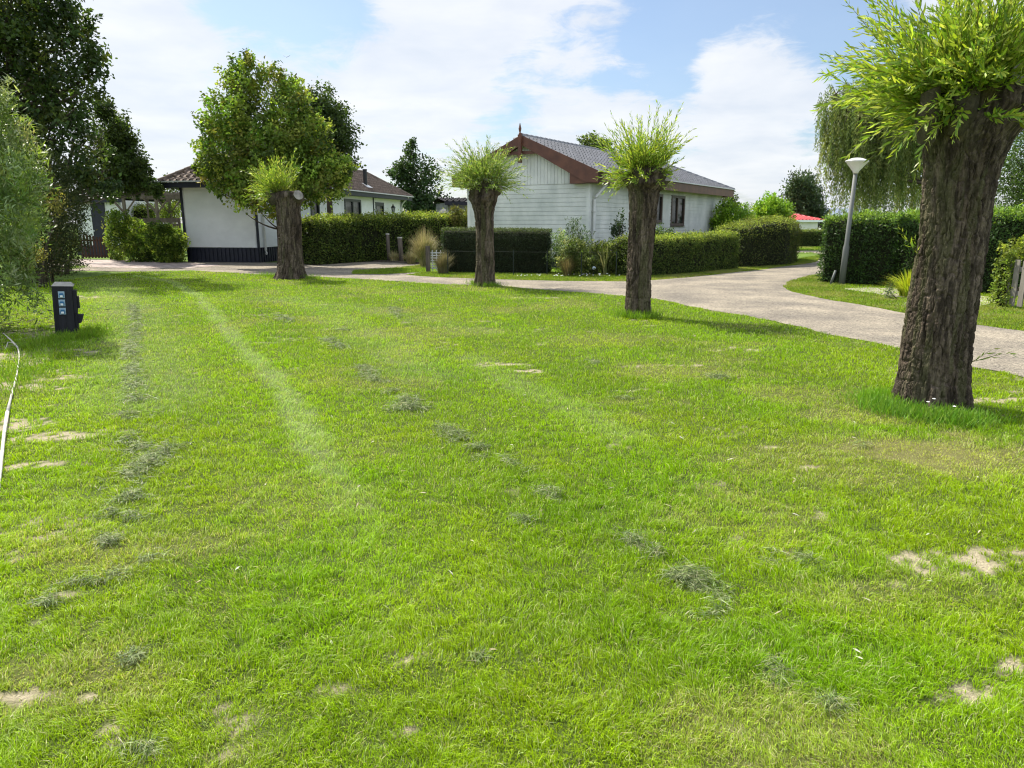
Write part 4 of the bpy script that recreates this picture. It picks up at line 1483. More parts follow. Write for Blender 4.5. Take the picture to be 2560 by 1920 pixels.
def window(parent, fr, u0, u1, z0, z1, mframe, off, fw=.075, mull=(), blind=0.0, curtain=0, name='window', sill=True):
    """frame proud of the wall, glass set back, blind and curtain behind the glass; off = the parent's origin"""
    a = Acc()
    for k, (uu, zz) in enumerate((((u0, u0 + fw), (z0, z1)), ((u1 - fw, u1), (z0, z1)), ((u0 + fw, u1 - fw), (z1 - fw, z1)), ((u0 + fw, u1 - fw), (z0, z0 + fw)))):
        box(a, fr, uu, (-.06, .035), zz)
    for mu_ in mull:
        box(a, fr, (mu_ - fw * .55, mu_ + fw * .55), (-.055, .03), (z0 + fw, z1 - fw))
    if sill:
        box(a, fr, (u0 - .03, u1 + .03), (.0, .075), (z0 - .035, z0 - .002))
    w = a.build(name, mframe, parent, off=off)
    g = Acc()
    box(g, fr, (u0 + fw * .8, u1 - fw * .8), (-.034, -.026), (z0 + fw * .8, z1 - fw * .8))
    g.build('pane', M_GLASS, w, off=off)
    if blind:
        b = Acc()
        box(b, fr, (u0 + fw, u1 - fw), (-.16, -.14), (z1 - fw - blind, z1 - fw + .02))
        b.build('blind', M_CURTAIN, w, off=off)
    if curtain:
        c = Acc()
        rs = []
        if curtain in (1, 3): rs.append((u0 + .02, u0 + (u1 - u0) * .42))
        if curtain in (2, 3): rs.append((u0 + (u1 - u0) * .60, u1 - .02))
        if curtain == 4: rs.append((u0 + .02, u1 - .02))
        for a0, a1 in rs:
            n = max(8, int((a1 - a0) / .03))
            uu = np.linspace(a0, a1, n)
            vv = -.22 + .025 * np.sin(uu * 52)
            lo_ = np.array([fr.p(u, v, z0 - .02) for u, v in zip(uu, vv)])
            hi_ = np.array([fr.p(u, v, z1 + .02) for u, v in zip(uu, vv)])
            i = np.arange(n - 1)
            c.add(np.concatenate([lo_, hi_]), np.stack([i, i + 1, n + i + 1, n + i], 1))
        c.build('curtain', M_CURTAIN, w, off=off)
    return w


# ------------------------------------------------------------------ left house: long white chalet under a brown hipped roof
A1 = np.array((*G(650, 657), 0.0))
d1 = unit(np.array((.185, 1.0))); e1 = np.array((-d1[1], d1[0]))          # along the side, along the front to the left
LW, LL = 3.35, 18.2
side1 = Frame(A1, d1, (-e1[0], -e1[1]))                                   # u back, v out to the right
front1 = Frame(A1, e1, (-d1[0], -d1[1]))                                  # u left, v out to the camera
back1 = Frame(side1.p(LL, 0, 0), e1, d1)
left1 = Frame(front1.p(LW, 0, 0), d1, e1)
h1 = thing('bungalow', 'long white boarded bungalow with a brown tiled hipped roof and dark navy fascia and base', 'house', A1)
ZP, ZW = .62, 3.06
EV, OH, TAN1 = 3.12, .58, .62
win_s = []
for l, r_, zt_, zb_ in ((777, 799, 2.86, 1.42), (862, 903, 2.88, 1.35)):
    win_s.append((wall_u(side1, l), wall_u(side1, r_), zb_, zt_))
du0, du1 = wall_u(side1, 939.5), wall_u(side1, 960)
door_h = (du0, du1, ZP, 2.82)
a = Acc()
wall_boards(a, front1, LW, ZP, ZW, .145)
wall_boards(a, side1, LL, ZP, ZW, .145, win_s + [door_h])
wall_boards(a, back1, LW, ZP, ZW, .145)
wall_boards(a, left1, LL, ZP, ZW, .145)
a.build('wall', M_WHITE, h1, off=A1)
a = Acc()
for fr, L in ((front1, LW), (side1, LL), (left1, LL), (back1, LW)):
    box(a, fr, (0.02, L - .02), (-.12, -.02), (0, ZP - .002))
    for k in range(int(L / .19)):
        box(a, fr, (.03 + k * .19, .03 + k * .19 + .10), (-.02, .006), (0.0, ZP - .002))
a.build('plinth', M_NAVY, h1, off=A1)
u_tr = wall_u(side1, 934.5)
for fr, u0, u1, z0_ in ((front1, -.06, .05, ZP), (front1, LW - .06, LW + .05, ZP), (side1, u_tr - .07, u_tr + .07, ZP), (side1, LL - .1, LL + .02, 2.6)):
    a = Acc(); box(a, fr, (u0, u1), (.004, .03), (z0_, ZW)); a.build('corner_board', M_NAVY, h1, off=A1)
# soffit and fascia boards
a = Acc()
box(a, front1, (-OH + .03, LW + OH - .03), (-LL - OH + .03, OH - .03), (ZW, ZW + .03))
a.build('soffit', M_NAVY, h1, off=A1)
a = Acc()
box(a, front1, (-OH, LW + OH), (OH - .03, OH), (ZW - .02, EV + .13))
box(a, back1, (-OH, LW + OH), (OH - .03, OH), (ZW - .02, EV + .13))
box(a, side1, (-OH + .03, LL + OH - .03), (OH - .03, OH), (ZW - .02, EV + .13))
box(a, left1, (-OH + .03, LL + OH - .03), (OH - .03, OH), (ZW - .02, EV + .13))
a.build('fascia', M_NAVY, h1, off=A1)
a = Acc()
box(a, front1, (-OH - .09, LW + OH + .09), (OH + .003, OH + .09), (EV + .135, EV + .19))
box(a, side1, (-OH, LL + OH + .09), (OH + .003, OH + .09), (EV + .135, EV + .19))
a.build('gutter', M_ZINC, h1, off=A1)
a = Acc()
hw = LW / 2 + OH
rl = LL + 2 * OH
of = front1.p(-OH, OH, EV + .17)
roof_plane(a, of, e1, d1, TAN1, hw, lambda v: v, lambda v: 2 * hw - v)
roof_plane(a, side1.p(-OH, OH, EV + .17), d1, e1, TAN1, hw, lambda v: v, lambda v: rl - v)
roof_plane(a, left1.p(-OH, OH, EV + .17), d1, (-e1[0], -e1[1]), TAN1, hw, lambda v: v, lambda v: rl - v)
roof_plane(a, back1.p(-OH, OH, EV + .17), e1, (-d1[0], -d1[1]), TAN1, hw, lambda v: v, lambda v: 2 * hw - v)
zr = EV + .17 + TAN1 * hw + .03
r0, r1_ = front1.p(LW / 2, -hw + OH, zr), back1.p(LW / 2, -hw + OH, zr)
ridge_caps(a, r0, r1_)
for c_, r_ in ((front1.p(-OH, OH, EV + .2), r0), (front1.p(LW + OH, OH, EV + .2), r0), (back1.p(-OH, OH, EV + .2), r1_), (back1.p(LW + OH, OH, EV + .2), r1_)):
    ridge_caps(a, c_, r_, .08)
roof1 = a.build('roof', M_TILE_BR, h1, off=A1)
# flue on the right slope
us_, vs_ = None, None
best = 1e9
for ui in np.linspace(3, LL, 120):
    for vi in np.linspace(.2, hw - .1, 30):
        q = side1.p(ui, OH - vi, EV + .17 + TAN1 * vi)
        x_, y_ = proj(q)
        e_ = (x_ - 913) ** 2 + (y_ - 465) ** 2
        if e_ < best:
            best, us_, vs_ = e_, ui, vi
fb = side1.p(us_, OH - vs_, EV + .17 + TAN1 * vs_)
a = Acc()
lathe(a, [(.115, -.2), (.115, .86), (.13, .865), (.13, .93), (.09, .935)], 16, fb)
fl = a.build('flue', M_BLACK, roof1, off=A1)
a = Acc()
q0 = side1.p(us_, OH - vs_, 0)
tt_ = np.array([*(e1), TAN1]); tt_ = tt_ / np.linalg.norm(tt_)
dd3 = np.array((*d1, 0)); nn_ = np.cross(dd3, tt_)
if nn_[2] < 0: nn_ = -nn_
cpt = fb + nn_ * .065
prism(a, [cpt - dd3 * .38 - tt_ * .3, cpt + dd3 * .38 - tt_ * .3, cpt + dd3 * .28 + tt_ * .16, cpt - dd3 * .28 + tt_ * .16], nn_ * .03)
a.build('flashing', M_ZINC, roof1, off=A1)
# windows, door, wall lamp, pipe
window(h1, side1, *win_s[0], M_DARKWIN, A1, .12, (), .18, 4)
window(h1, side1, *win_s[1], M_DARKWIN, A1, .13, ((win_s[1][0] + win_s[1][1]) / 2,), .28, 3)
a = Acc()
box(a, side1, (du0, du0 + .16), (-.06, .03), (ZP, 2.82)); box(a, side1, (du1 - .13, du1), (-.06, .03), (ZP, 2.82))
box(a, side1, (du0 + .16, du1 - .13), (-.06, .03), (2.6, 2.82)); box(a, side1, (du0 + .16, du1 - .13), (-.06, .02), (ZP, 1.3))
dr = a.build('door', M_DARKWIN, h1, off=A1)
a = Acc(); box(a, side1, (du0 + .16, du1 - .13), (-.035, -.027), (1.3, 2.6)); a.build('pane', M_GLASS, dr, off=A1)
a = Acc(); box(a, side1, (du0 + .17, du1 - .14), (-.09, -.08), (1.32, 2.59)); a.build('curtain', M_CURTAIN, dr, off=A1)
a = Acc(); box(a, side1, (du0 + .03, du0 + .07), (.03, .06), (2.2, 2.4)); a.build('handle', M_ZINC, dr, off=A1)
ul = wall_u(side1, 967)
lampc = side1.p(ul + .25, .34, 2.2)
a = Acc()
box(a, side1, (ul - .05, ul + .05), (.002, .04), (2.0, 2.28))
tube(a, [side1.p(ul, .03, 2.1), side1.p(ul + .08, .14, 2.06), side1.p(ul + .2, .3, 2.1), side1.p(ul + .25, .34, 2.2)], .022, 6)
lathe(a, [(.06, 0), (.075, .03), (.08, .05)], 6, lampc)
for k in range(6):
    q = k * math.pi / 3
    tube(a, [lampc + np.array((.075 * math.cos(q), .075 * math.sin(q), .05)), lampc + np.array((.12 * math.cos(q), .12 * math.sin(q), .34))], .011, 4)
lathe(a, [(.15, .335), (.14, .36), (.06, .46), (.03, .48), (.035, .52), (.008, .58)], 6, lampc)
wl = a.build('wall_lamp', M_BLACK, h1, off=A1)
a = Acc(); lathe(a, [(.06, .05), (.105, .33)], 6, lampc); a.build('lamp_glass', M_GLASS, wl, off=A1)
a = Acc()
pu = .42
tube(a, [side1.p(pu, OH + .04, EV + .12), side1.p(pu, OH - .05, EV - .05), side1.p(pu, .12, EV - .32), side1.p(pu, .075, EV - .5), side1.p(pu, .075, .5), side1.p(pu, .1, .4), side1.p(pu - .12, .16, .36)], .045, 10)
a.build('downpipe', M_PVC, h1, off=A1)
a = Acc()
tube(a, [side1.p(LL - .3, OH + .04, EV + .12), side1.p(LL - .2, .15, EV - .3), side1.p(LL - .15, .075, EV - .5), side1.p(LL - .15, .075, .3)], .045, 8)
a.build('downpipe', M_PVC, h1, off=A1)

# ------------------------------------------------------------------ middle house: white boards, brown barge boards, grey tiled roof
c2p = W(1473, 520, 26.6)
A2 = np.array((c2p.x, 26.6, 0.0))
d2 = unit(np.array((.622, 1.0))); e2 = np.array((-d2[1], d2[0]))
GW, GL = 5.3, 16.4
side2 = Frame(A2, d2, (-e2[0], -e2[1]))
gab2 = Frame(A2, e2, (-d2[0], -d2[1]))
back2 = Frame(side2.p(GL, 0, 0), e2, d2)
left2 = Frame(gab2.p(GW, 0, 0), d2, e2)
h2 = thing('bungalow', 'white boarded bungalow with a grey tiled gable roof, brown barge boards and a spiked finial', 'house', A2)
ZW2, EV2, OH2, OG = 3.12, 3.16, .5, .38
RZ2 = 4.52
hw2 = GW / 2 + OH2
TAN2 = (RZ2 - EV2) / hw2
wa = (wall_u(side2, 1626), wall_u(side2, 1654.5), 1.64, 2.86)
wb = (wall_u(side2, 1677), wall_u(side2, 1710), 1.50, 2.86)
a = Acc()
wall_boards(a, gab2, GW, .3, 3.02, .158, (), .022, .024)
wall_boards(a, side2, GL, .3, ZW2, .158, [wa, wb], .024, .024)
wall_boards(a, left2, GL, .3, ZW2, .158)
wall_boards(a, back2, GW, .3, ZW2, .158)
# vertical boards of the gable top
nb_ = int(GW / .14)
for k in range(nb_):
    u0, u1 = GW * k / nb_, GW * (k + 1) / nb_
    zt = lambda u: EV2 + TAN2 * (hw2 - abs(u - GW / 2)) - .02
    P = [gab2.p(u0 + .006, 0.012, 3.024), gab2.p(u1 - .006, 0.012, 3.024), gab2.p(u1 - .006, 0.012, zt(u1)), gab2.p(u0 + .006, 0.012, zt(u0))]
    prism(a, P, np.array((*d2, 0)) * .03)
prism(a, [gab2.p(0, -.02, 3.0), gab2.p(GW, -.02, 3.0), gab2.p(GW, -.02, EV2 + TAN2 * OH2), gab2.p(GW / 2, -.02, RZ2 - .02), gab2.p(0, -.02, EV2 + TAN2 * OH2)], np.array((*d2, 0)) * .06)
a.build('wall', M_GREYWHITE, h2, off=A2)
for fr, u0, u1, z1_ in ((gab2, -.03, .12, 3.02), (side2, -.002, .12, ZW2), (side2, GL - .12, GL + .02, ZW2), (gab2, GW - .12, GW + .03, 3.02)):
    a = Acc(); box(a, fr, (u0, u1), (.003, .028), (.3, z1_)); a.build('corner_board', M_GREYWHITE, h2, off=A2)
a = Acc()
for fr, L in ((gab2, GW), (side2, GL), (left2, GL), (back2, GW)):
    box(a, fr, (.02, L - .02), (-.12, -.03), (0, .298))
a.build('plinth', M_NAVY, h2, off=A2)
# roof: gable at the front, hip at the back
a = Acc()
rl2 = GL + OG + OH2
oz = EV2 + .2
roof_plane(a, side2.p(-OG, OH2, oz), d2, e2, TAN2, hw2, lambda v: 0, lambda v: rl2 - v, .33, .27, .03, .05)
roof_plane(a, left2.p(-OG, OH2, oz), d2, (-e2[0], -e2[1]), TAN2, hw2, lambda v: 0, lambda v: rl2 - v, .33, .27, .03, .05)
roof_plane(a, back2.p(-OH2, OH2, oz), e2, (-d2[0], -d2[1]), TAN2, hw2, lambda v: v, lambda v: 2 * hw2 - v, .33, .27, .03, .05)
zr2 = oz + TAN2 * hw2 + .02
q0, q1 = gab2.p(GW / 2, OG, zr2), back2.p(GW / 2, -hw2 + OH2, zr2)
ridge_caps(a, q0, q1, .10)
ridge_caps(a, back2.p(-OH2, OH2, oz + .03), q1, .09); ridge_caps(a, back2.p(GW + OH2, OH2, oz + .03), q1, .09)
a.build('roof', M_TILE_GR, h2, off=A2)
# barge boards, fascia, soffits
a = Acc()
vd = np.array((*gab2.v[:2], 0))
for s_ in (0, 1):
    ux_ = lambda t: (-OH2 + t * hw2) if s_ == 0 else (GW + OH2 - t * hw2)
    zb = lambda t: oz + TAN2 * t * hw2
    P = [gab2.p(ux_(0), OG, zb(0) - .34), gab2.p(ux_(.16), OG, zb(0) - .32), gab2.p(ux_(1), OG, zb(1) - .29), gab2.p(ux_(1), OG, zb(1) + .05), gab2.p(ux_(0), OG, zb(0) + .05)]
    prism(a, P, -vd * .035)
    # boxed eave return
    P = [gab2.p(ux_(.0), OG - .037, zb(0) - .36), gab2.p(ux_(.36), OG - .037, zb(0) - .36), gab2.p(ux_(.36), OG - .037, zb(.36) - .3), gab2.p(ux_(0), OG - .037, zb(0))]
    prism(a, P, -vd * (OG - .04))
a.build('barge_board', M_BROWN, h2, off=A2)
a = Acc()
for t0, t1_ in ((gab2.p(-OH2 + .1, 0, 0), 0), ):
    pass
for s_ in (0, 1):
    P = []
    for t in (.36, 1.0):
        u = (-OH2 + t * hw2) if s_ == 0 else (GW + OH2 - t * hw2)
        P += [gab2.p(u, .015, oz + TAN2 * t * hw2 - .11), gab2.p(u, OG - .04, oz + TAN2 * t * hw2 - .11)]
    prism(a, [P[0], P[1], P[3], P[2]], (0, 0, .03))
a.build('soffit', M_SOFFIT, h2, off=A2)
a = Acc()
box(a, side2, (-OG + .002, GL + OH2), (OH2 - .03, OH2), (oz - .36, oz + .03))
box(a, back2, (-OH2 + .002, GW + OH2 - .002), (OH2 - .03, OH2), (oz - .36, oz + .03))
box(a, left2, (-OG + .002, GL + OH2), (OH2 - .03, OH2), (oz - .36, oz + .03))
box(a, side2, (0.03, GL + OH2 - .032), (.03, OH2 - .032), (ZW2, ZW2 + .03))
a.build('fascia', M_BROWN, h2, off=A2)
a = Acc()
box(a, side2, (-OG - .01, GL + OH2 + .04), (OH2 + .002, OH2 + .07), (oz + .01, oz + .055))
a.build('gutter', M_ZINC, h2, off=A2)
a = Acc()
P = [gab2.p(GW / 2, OG + .04, zr2 - .98)]
box(a, gab2, (GW / 2 - .065, GW / 2 + .065), (OG + .002, OG + .11), (zr2 - .95, zr2 + .04))
lathe(a, [(.04, .02), (.05, .05), (.028, .1), (.045, .17), (.055, .23), (.035, .3), (.01, .42)], 10, gab2.p(GW / 2, OG + .055, zr2 + .02))
a.build('finial_post', M_BROWN, h2, off=A2)
a = Acc()
box(a, gab2, (GW / 2 - .95, GW / 2 + .95), (OG - .16, OG - .06), (zr2 - .64, zr2 - .53))
a.build('collar_beam', M_BROWN, h2, off=A2)
a = Acc()
pu = .25
tube(a, [side2.p(pu + .35, OH2 - .1, oz - .37), side2.p(pu + .3, OH2 - .15, oz - .42), side2.p(pu, .13, oz - .82), side2.p(pu, .09, oz - .9), side2.p(pu, .09, .2)], .055, 12)
box(a, side2, (pu - .08, pu + .08), (.005, .155), (2.03, 2.05))
a.build('downpipe', M_PVC, h2, off=A2)
a = Acc()
tube(a, [side2.p(GL + .35, OH2 - .1, oz - .37), side2.p(GL + .1, .12, oz - .75), side2.p(GL - .02, .09, oz - .9), side2.p(GL - .02, .09, .2)], .05, 10)
a.build('downpipe', M_PVC, h2, off=A2)
window(h2, side2, *wa, M_BROWNWIN, A2, .11, (), .16, 2)
window(h2, side2, *wb, M_BROWNWIN, A2, .11, (wb[0] + (wb[1] - wb[0]) * .46,), .1, 2)


def small_house(name, label, px_l, px_r, Y, z_eave, z_ridge, depth, mw, mr, turn=0.0, gable=False, board=.2, z0=0.0, oh=.35, win=None, mwin=None, tile=(.4, .3), fas=None):
    a_ = W(px_r, 560, Y)
    A = np.array((a_.x, Y, 0.0))
    L = W(px_r, 560, Y).x - W(px_l, 560, Y).x
    u = np.array((-math.cos(turn), math.sin(turn))); w = np.array((math.sin(turn), math.cos(turn)))
    fr = Frame(A, u, -w); sd_ = Frame(A, w, -u); bk = Frame(sd_.p(depth, 0, 0), u, w); lf = Frame(fr.p(L, 0, 0), w, u)
    t = thing(name, label, 'house', A)
    hs = [(L * win[0], L * win[1], win[2], win[3])] if win else []
    a = Acc()
    wall_boards(a, fr, L, z0, z_eave, board, hs); wall_boards(a, sd_, depth, z0, z_eave, board); wall_boards(a, bk, L, z0, z_eave, board); wall_boards(a, lf, depth, z0, z_eave, board)
    a.build('wall', mw, t, off=A)
    a = Acc()
    hw_ = depth / 2 + oh
    tn = (z_ridge - z_eave) / hw_
    tot = L + 2 * oh
    hip = (lambda v: v) if not gable else (lambda v: 0)
    hip2 = (lambda v: tot - v) if not gable else (lambda v: tot)
    roof_plane(a, fr.p(-oh, oh, z_eave + .05), u, w, tn, hw_, hip, hip2, tile[0], tile[1], .035, .03)
    roof_plane(a, bk.p(-oh, oh, z_eave + .05), u, -w, tn, hw_, hip, hip2, tile[0], tile[1], .035, .03)
    if not gable:
        roof_plane(a, sd_.p(-oh, oh, z_eave + .05), w, u, tn, hw_, lambda v: v, lambda v: 2 * hw_ - v, tile[0], tile[1], .035, .03)
        roof_plane(a, lf.p(-oh, oh, z_eave + .05), w, -u, tn, hw_, lambda v: v, lambda v: 2 * hw_ - v, tile[0], tile[1], .035, .03)
        ridge_caps(a, fr.p(hw_ - oh, -hw_ + oh, z_ridge + .06), fr.p(L - hw_ + oh, -hw_ + oh, z_ridge + .06), .1)
    a.build('roof', mr, t, off=A)
    a = Acc()
    box(a, fr, (-oh, L + oh), (oh - .03, oh), (z_eave - .12, z_eave + .05)); box(a, fr, (-oh + .01, L + oh - .01), (.002, oh - .032), (z_eave - .05, z_eave - .02))
    a.build('fascia', fas or M_WHITE, t, off=A)
    if hs:
        window(t, fr, *hs[0], mwin, A, .1, (), 0, 2)
    return t


M_POSTROOF = mat('dark_felt_roof', (.03, .03, .032), .95, .1, .2, 6)
M_RED = mat("red_roof_tiles", (0.48, 0.045, 0.05), 0.55, 0.4, 0.15, 3, 0.2, 30)
M_BLUEGREY = mat("blue_grey_roof_tiles", (0.20, 0.245, 0.32), 0.5, 0.4, 0.12, 3, 0.2, 30)
M_REDWIN = mat("dark_red_frames", (0.16, 0.02, 0.03), 0.5, 0.3, 0.1, 5)
M_CREAM = mat("pale_cream_wall", (0.74, 0.72, 0.66), 0.7, 0.2, 0.06, 1.5)
small_house('bungalow', 'distant pale bungalow with a bright red tiled roof above the clipped hedge', 1880, 2048, 62, 1.80, 2.62, 5.2, M_CREAM, M_RED, 0.0, False, .3, 0.0, .3, (.30, .36, .5, 1.62), M_REDWIN)
small_house('bungalow', 'distant white bungalow with a blue-grey tiled roof, right of the red roof', 2056, 2190, 72, 1.66, 3.0, 7.5, M_WHITE, M_BLUEGREY, 0.0, True, .3, 0.0, .3)
small_house('garden_shed', 'small white shed with a dark door and dark roof edge behind the picket gate', 190, 305, 37.5, 2.75, 4.2, 4.0, M_WHITE, M_NAVY, 0.05, True, .18, .5, .25, None, None, (.4, .3), M_NAVY)
shed = [o for o in COL.objects if o.name.startswith('garden_shed')][-1]
a = Acc()
shA = np.array(shed.location)
frs = Frame(shA, (-math.cos(.05), math.sin(.05)), (-math.sin(.05), -math.cos(.05)))
ua, ub = .80, 1.52
box(a, frs, (ua, ub), (.004, .05), (.4, 2.62)); dsh = a.build('door', M_NAVY, shed, off=shA)
for z_ in (1.2, 2.28):
    a = Acc(); box(a, frs, (ub - .08, ub), (.052, .075), (z_, z_ + .06)); a.build('hinge', M_ZINC, dsh, off=shA)
a = Acc(); box(a, frs, (-.02, 2.5), (-.02, .03), (0, .498)); a.build('plinth', M_NAVY, shed, off=shA)
small_house('garden_shed', 'small grey shed with a dark roof edge between long hedge and middle bungalow', 1120, 1185, 36, 2.58, 2.78, 3.0, mat("grey_shed_boards", (.30, .31, .31), .8, .2, .1, 2), M_POSTROOF, -.3, True, .18, 0.0, .2, None, None, (.4, .3), M_NAVY)

# ================================================================== STREET FURNITURE
# black power post with three sockets
M_POST = mat("black_stained_timber", (0.02, 0.0195, 0.024), 0.75, 0.25, 0.3, 5, 0.35, 30, (3, 3, .25), col2=(0.010, 0.010, 0.012))
M_CAPW = mat("weathered_cap", (0.38, 0.36, 0.33), 0.8, 0.2, 0.15, 8)
M_SOCK = mat("pale_blue_plastic", (0.30, 0.42, 0.52), 0.4, 0.4, 0.05, 6)
M_LID = mat("blue_socket_lid", (0.03, 0.14, 0.30), 0.35, 0.45, 0.08, 6)
M_TAG = mat("white_label", (0.74, 0.77, 0.78), 0.5, 0.3, 0.05, 9)
pp = np.array((*G(171, 842), 0.0))
fr = Frame(pp, (math.cos(.47), math.sin(.47)), (math.sin(.47), -math.cos(.47)))
t = thing('power_post', 'black timber power post with three blue sockets on the lawn edge', 'power post', pp)
t.rotation_euler = (0, .055, 0)
a = Acc()
box(a, fr, (-.15, .10), (-.12, .12), (-.03, .755))
a.build('post', M_POST, t, off=pp)
a = Acc()
box(a, fr, (-.155, .12), (-.125, .125), (.757, .80), .035)
a.build('cap', M_CAPW, t, off=pp)
a = Acc()
box(a, fr, (.102, .145), (-.09, .10), (.36, .69)); box(a, fr, (.102, .14), (-.10, .09), (.0, .357)); box(a, fr, (.147, .175), (-.06, .05), (.43, .60), .006)
a.build('side_box', M_POST, t, off=pp)
a = Acc()
prism(a, [fr.p(.142, .07, .33), fr.p(.142, .07, .20), fr.p(.185, .07, .22), fr.p(.215, .07, .32), fr.p(.215, .07, .335)], -fr.v * .14)
a.build('spout', M_POST, t, off=pp)
for k in range(3):
    zc_ = .635 - k * .118
    a = Acc(); box(a, fr, (-.075, .005), (.122, .136), (zc_ - .048, zc_ + .048)); s_ = a.build('socket', M_SOCK, t, off=pp)
    a = Acc(); prism(a, [fr.p(-.062, .138, zc_ - .035), fr.p(-.008, .138, zc_ - .035), fr.p(-.008, .138, zc_ + .005), fr.p(-.016, .138, zc_ + .024), fr.p(-.054, .138, zc_ + .024), fr.p(-.062, .138, zc_ + .005)], fr.v * .022); a.build('lid', M_LID, s_, off=pp)
    a = Acc(); box(a, fr, (-.052, -.018), (.1605, .164), (zc_ - .032, zc_ - .004)); a.build('sticker', M_TAG, s_, off=pp)

# leaning lamp post
M_LPOST = mat("grey_painted_steel", (0.10, 0.105, 0.10), 0.6, 0.35, 0.15, 4, 0.15, 40, col2=(0.13, 0.14, 0.125))
M_SHADE = mat("milky_lamp_shade", (0.72, 0.70, 0.66), 0.4, 0.4, 0.05, 5)
lb = np.array((*G(2104, 712), 0.0))
lt_ = np.array(W(2139, 432, lb[1]))
t = thing('street_lamp', 'grey leaning lamp post with a white mushroom shade beside the conifer hedge', 'street lamp', lb)
ax = unit(lt_ - lb)
LLn = np.linalg.norm(lt_ - lb)
a = Acc()
tube(a, [lb - ax * .05, lb + ax * 1.0, lb + ax * 1.08, lb + ax * LLn], [.082, .08, .06, .052], 16)
a.build('pole', M_LPOST, t, True, off=lb)
a = Acc()
lathe(a, [(.065, -.02), (.075, .03), (.265, .265), (.285, .28)], 32, lt_, ax)
sh_ = a.build('lamp_shade', M_SHADE, t, True, off=lb)
a = Acc()
lathe(a, [(.29, .282), (.29, .295), (.21, .335), (.11, .368), (.02, .378)], 32, lt_, ax)
a.build('cover', mat("white_lamp_cover", (.78, .76, .73), .4, .4, .04, 4), t, True, off=lb)
# short leaning stake
sb_ = np.array((*G(2076, 712), 0.0))
a = Acc(); tube(a, [(0, 0, 0), np.array(W(2089, 676, sb_[1])) - sb_], [.035, .03], 10)
o = a.build('stake', M_LPOST, None, True); o.location = sb_
tag(o, 'short grey stake leaning against the conifer hedge left of the lamp post', 'stake')

# timber bollards
M_TIMB = mat("grey_weathered_timber", (0.125, 0.105, 0.085), 0.9, 0.15, 0.25, 6, 0.4, 40, (3, 3, .3), col2=(0.06, 0.05, 0.042))
M_TIMBTOP = mat("bleached_timber_end", (0.46, 0.44, 0.41), 0.85, 0.2, 0.12, 12)
for i, (px, py, top, wpx, lab) in enumerate(((939, 652, 585, 11, 'timber bollard leftmost in the row of three before the long hedge'),
                                             (973, 655, 586, 9, 'slimmest timber bollard, middle of the row of three before the long hedge'),
                                             (1004, 656, 595, 12, 'shortest timber bollard, nearest the tall ornamental grass'))):
    b = np.array((*G(px, py), 0.0))
    hgt = W(px - 4, top, b[1]).z
    r_ = wpx * b[1] / F_PX / 2
    t = thing('bollard', lab, 'bollard', b, 'timber bollards before the long hedge')
    lean = np.array((-.03, 0, 0)) * (i + 1) * .5
    a = Acc(); tube(a, [(0, 0, -.02), (lean[0] * .5, 0, hgt * .5), (lean[0], 0, hgt - .012)], [r_ * 1.03, r_, r_ * .98], 10); a.build('post', M_TIMB, t, True)
    a = Acc(); lathe(a, [(r_ * 1.04, hgt - .01), (r_ * 1.04, hgt + .03), (r_ * .9, hgt + .04)], 10, lean); a.build('post_top', M_TIMBTOP, t)
kb = [np.array((*G(*q), .02)) for q in ((895, 652), (1050, 660))]
a = Acc()
kd = unit(kb[1] - kb[0]); kf = Frame((kb[0][0], kb[0][1], 0), kd[:2], (kd[1], -kd[0]))
box(a, kf, (0, np.linalg.norm(kb[1] - kb[0])), (-.06, .06), (-.02, .075))
tag(a.build('timber_edging', M_TIMB), 'low timber edging board on the ground below the three bollards', 'edging')

# short post with white trellis lattice
b = np.array((*G(1071, 681), 0.0))
t = thing('trellis', 'short timber post with a low white lattice screen beside the dark hedge', 'trellis', b)
a = Acc(); box(a, WORLD, (-.07, .07), (-.07, .07), (-.02, W(1071, 615, b[1]).z)); a.build('post', M_TIMB, t)
a = Acc()
for k in range(7):
    z = .12 + .085 * k
    box(a, WORLD, (.08, .78), (.06, .085), (z, z + .035))
for k in range(5):
    x_ = .12 + .14 * k
    box(a, WORLD, (x_, x_ + .03), (.087, .11), (.05, .74))
a.build('lattice', mat("white_lattice", (.66, .68, .68), .6, .3, .06, 6), t)

# picket gate, left
M_GATE = mat("dark_brown_picket", (0.075, 0.042, 0.032), 0.8, 0.2, 0.2, 5, 0.3, 30, (3, 3, .4))
gl, gr_ = np.array(G(207, 649)), np.array(G(274, 649))
gu = unit(gr_ - gl)
gf = Frame((gl[0], gl[1], 0), gu, (gu[1], -gu[0]))
gL = np.linalg.norm(gr_ - gl)
t = thing('picket_gate', 'dark brown picket gate standing ajar before the white shed', 'gate', gf.o)
a = Acc()
npk = 9
for k in range(npk):
    u = .04 + (gL - .08) * k / (npk - 1)
    hk = 1.12 + .06 * math.sin(k * .8) - .05
    prism(a, [gf.p(u - .042, .022, .07), gf.p(u + .042, .022, .07), gf.p(u + .042, .022, hk - .05), gf.p(u + .02, .022, hk), gf.p(u - .02, .022, hk), gf.p(u - .042, .022, hk - .05)], -gf.v * .02)
a.build('pickets', M_GATE, t, off=gf.o)
for z in (.12, .82):
    a = Acc(); box(a, gf, (0, gL), (-.035, -.0), (z, z + .08)); a.build('rail', M_GATE, t, off=gf.o)
a = Acc(); box(a, gf, (gL + .03, gL + .13), (-.08, .03), (-.02, 1.1)); a.build('post', M_GATE, t, off=gf.o)

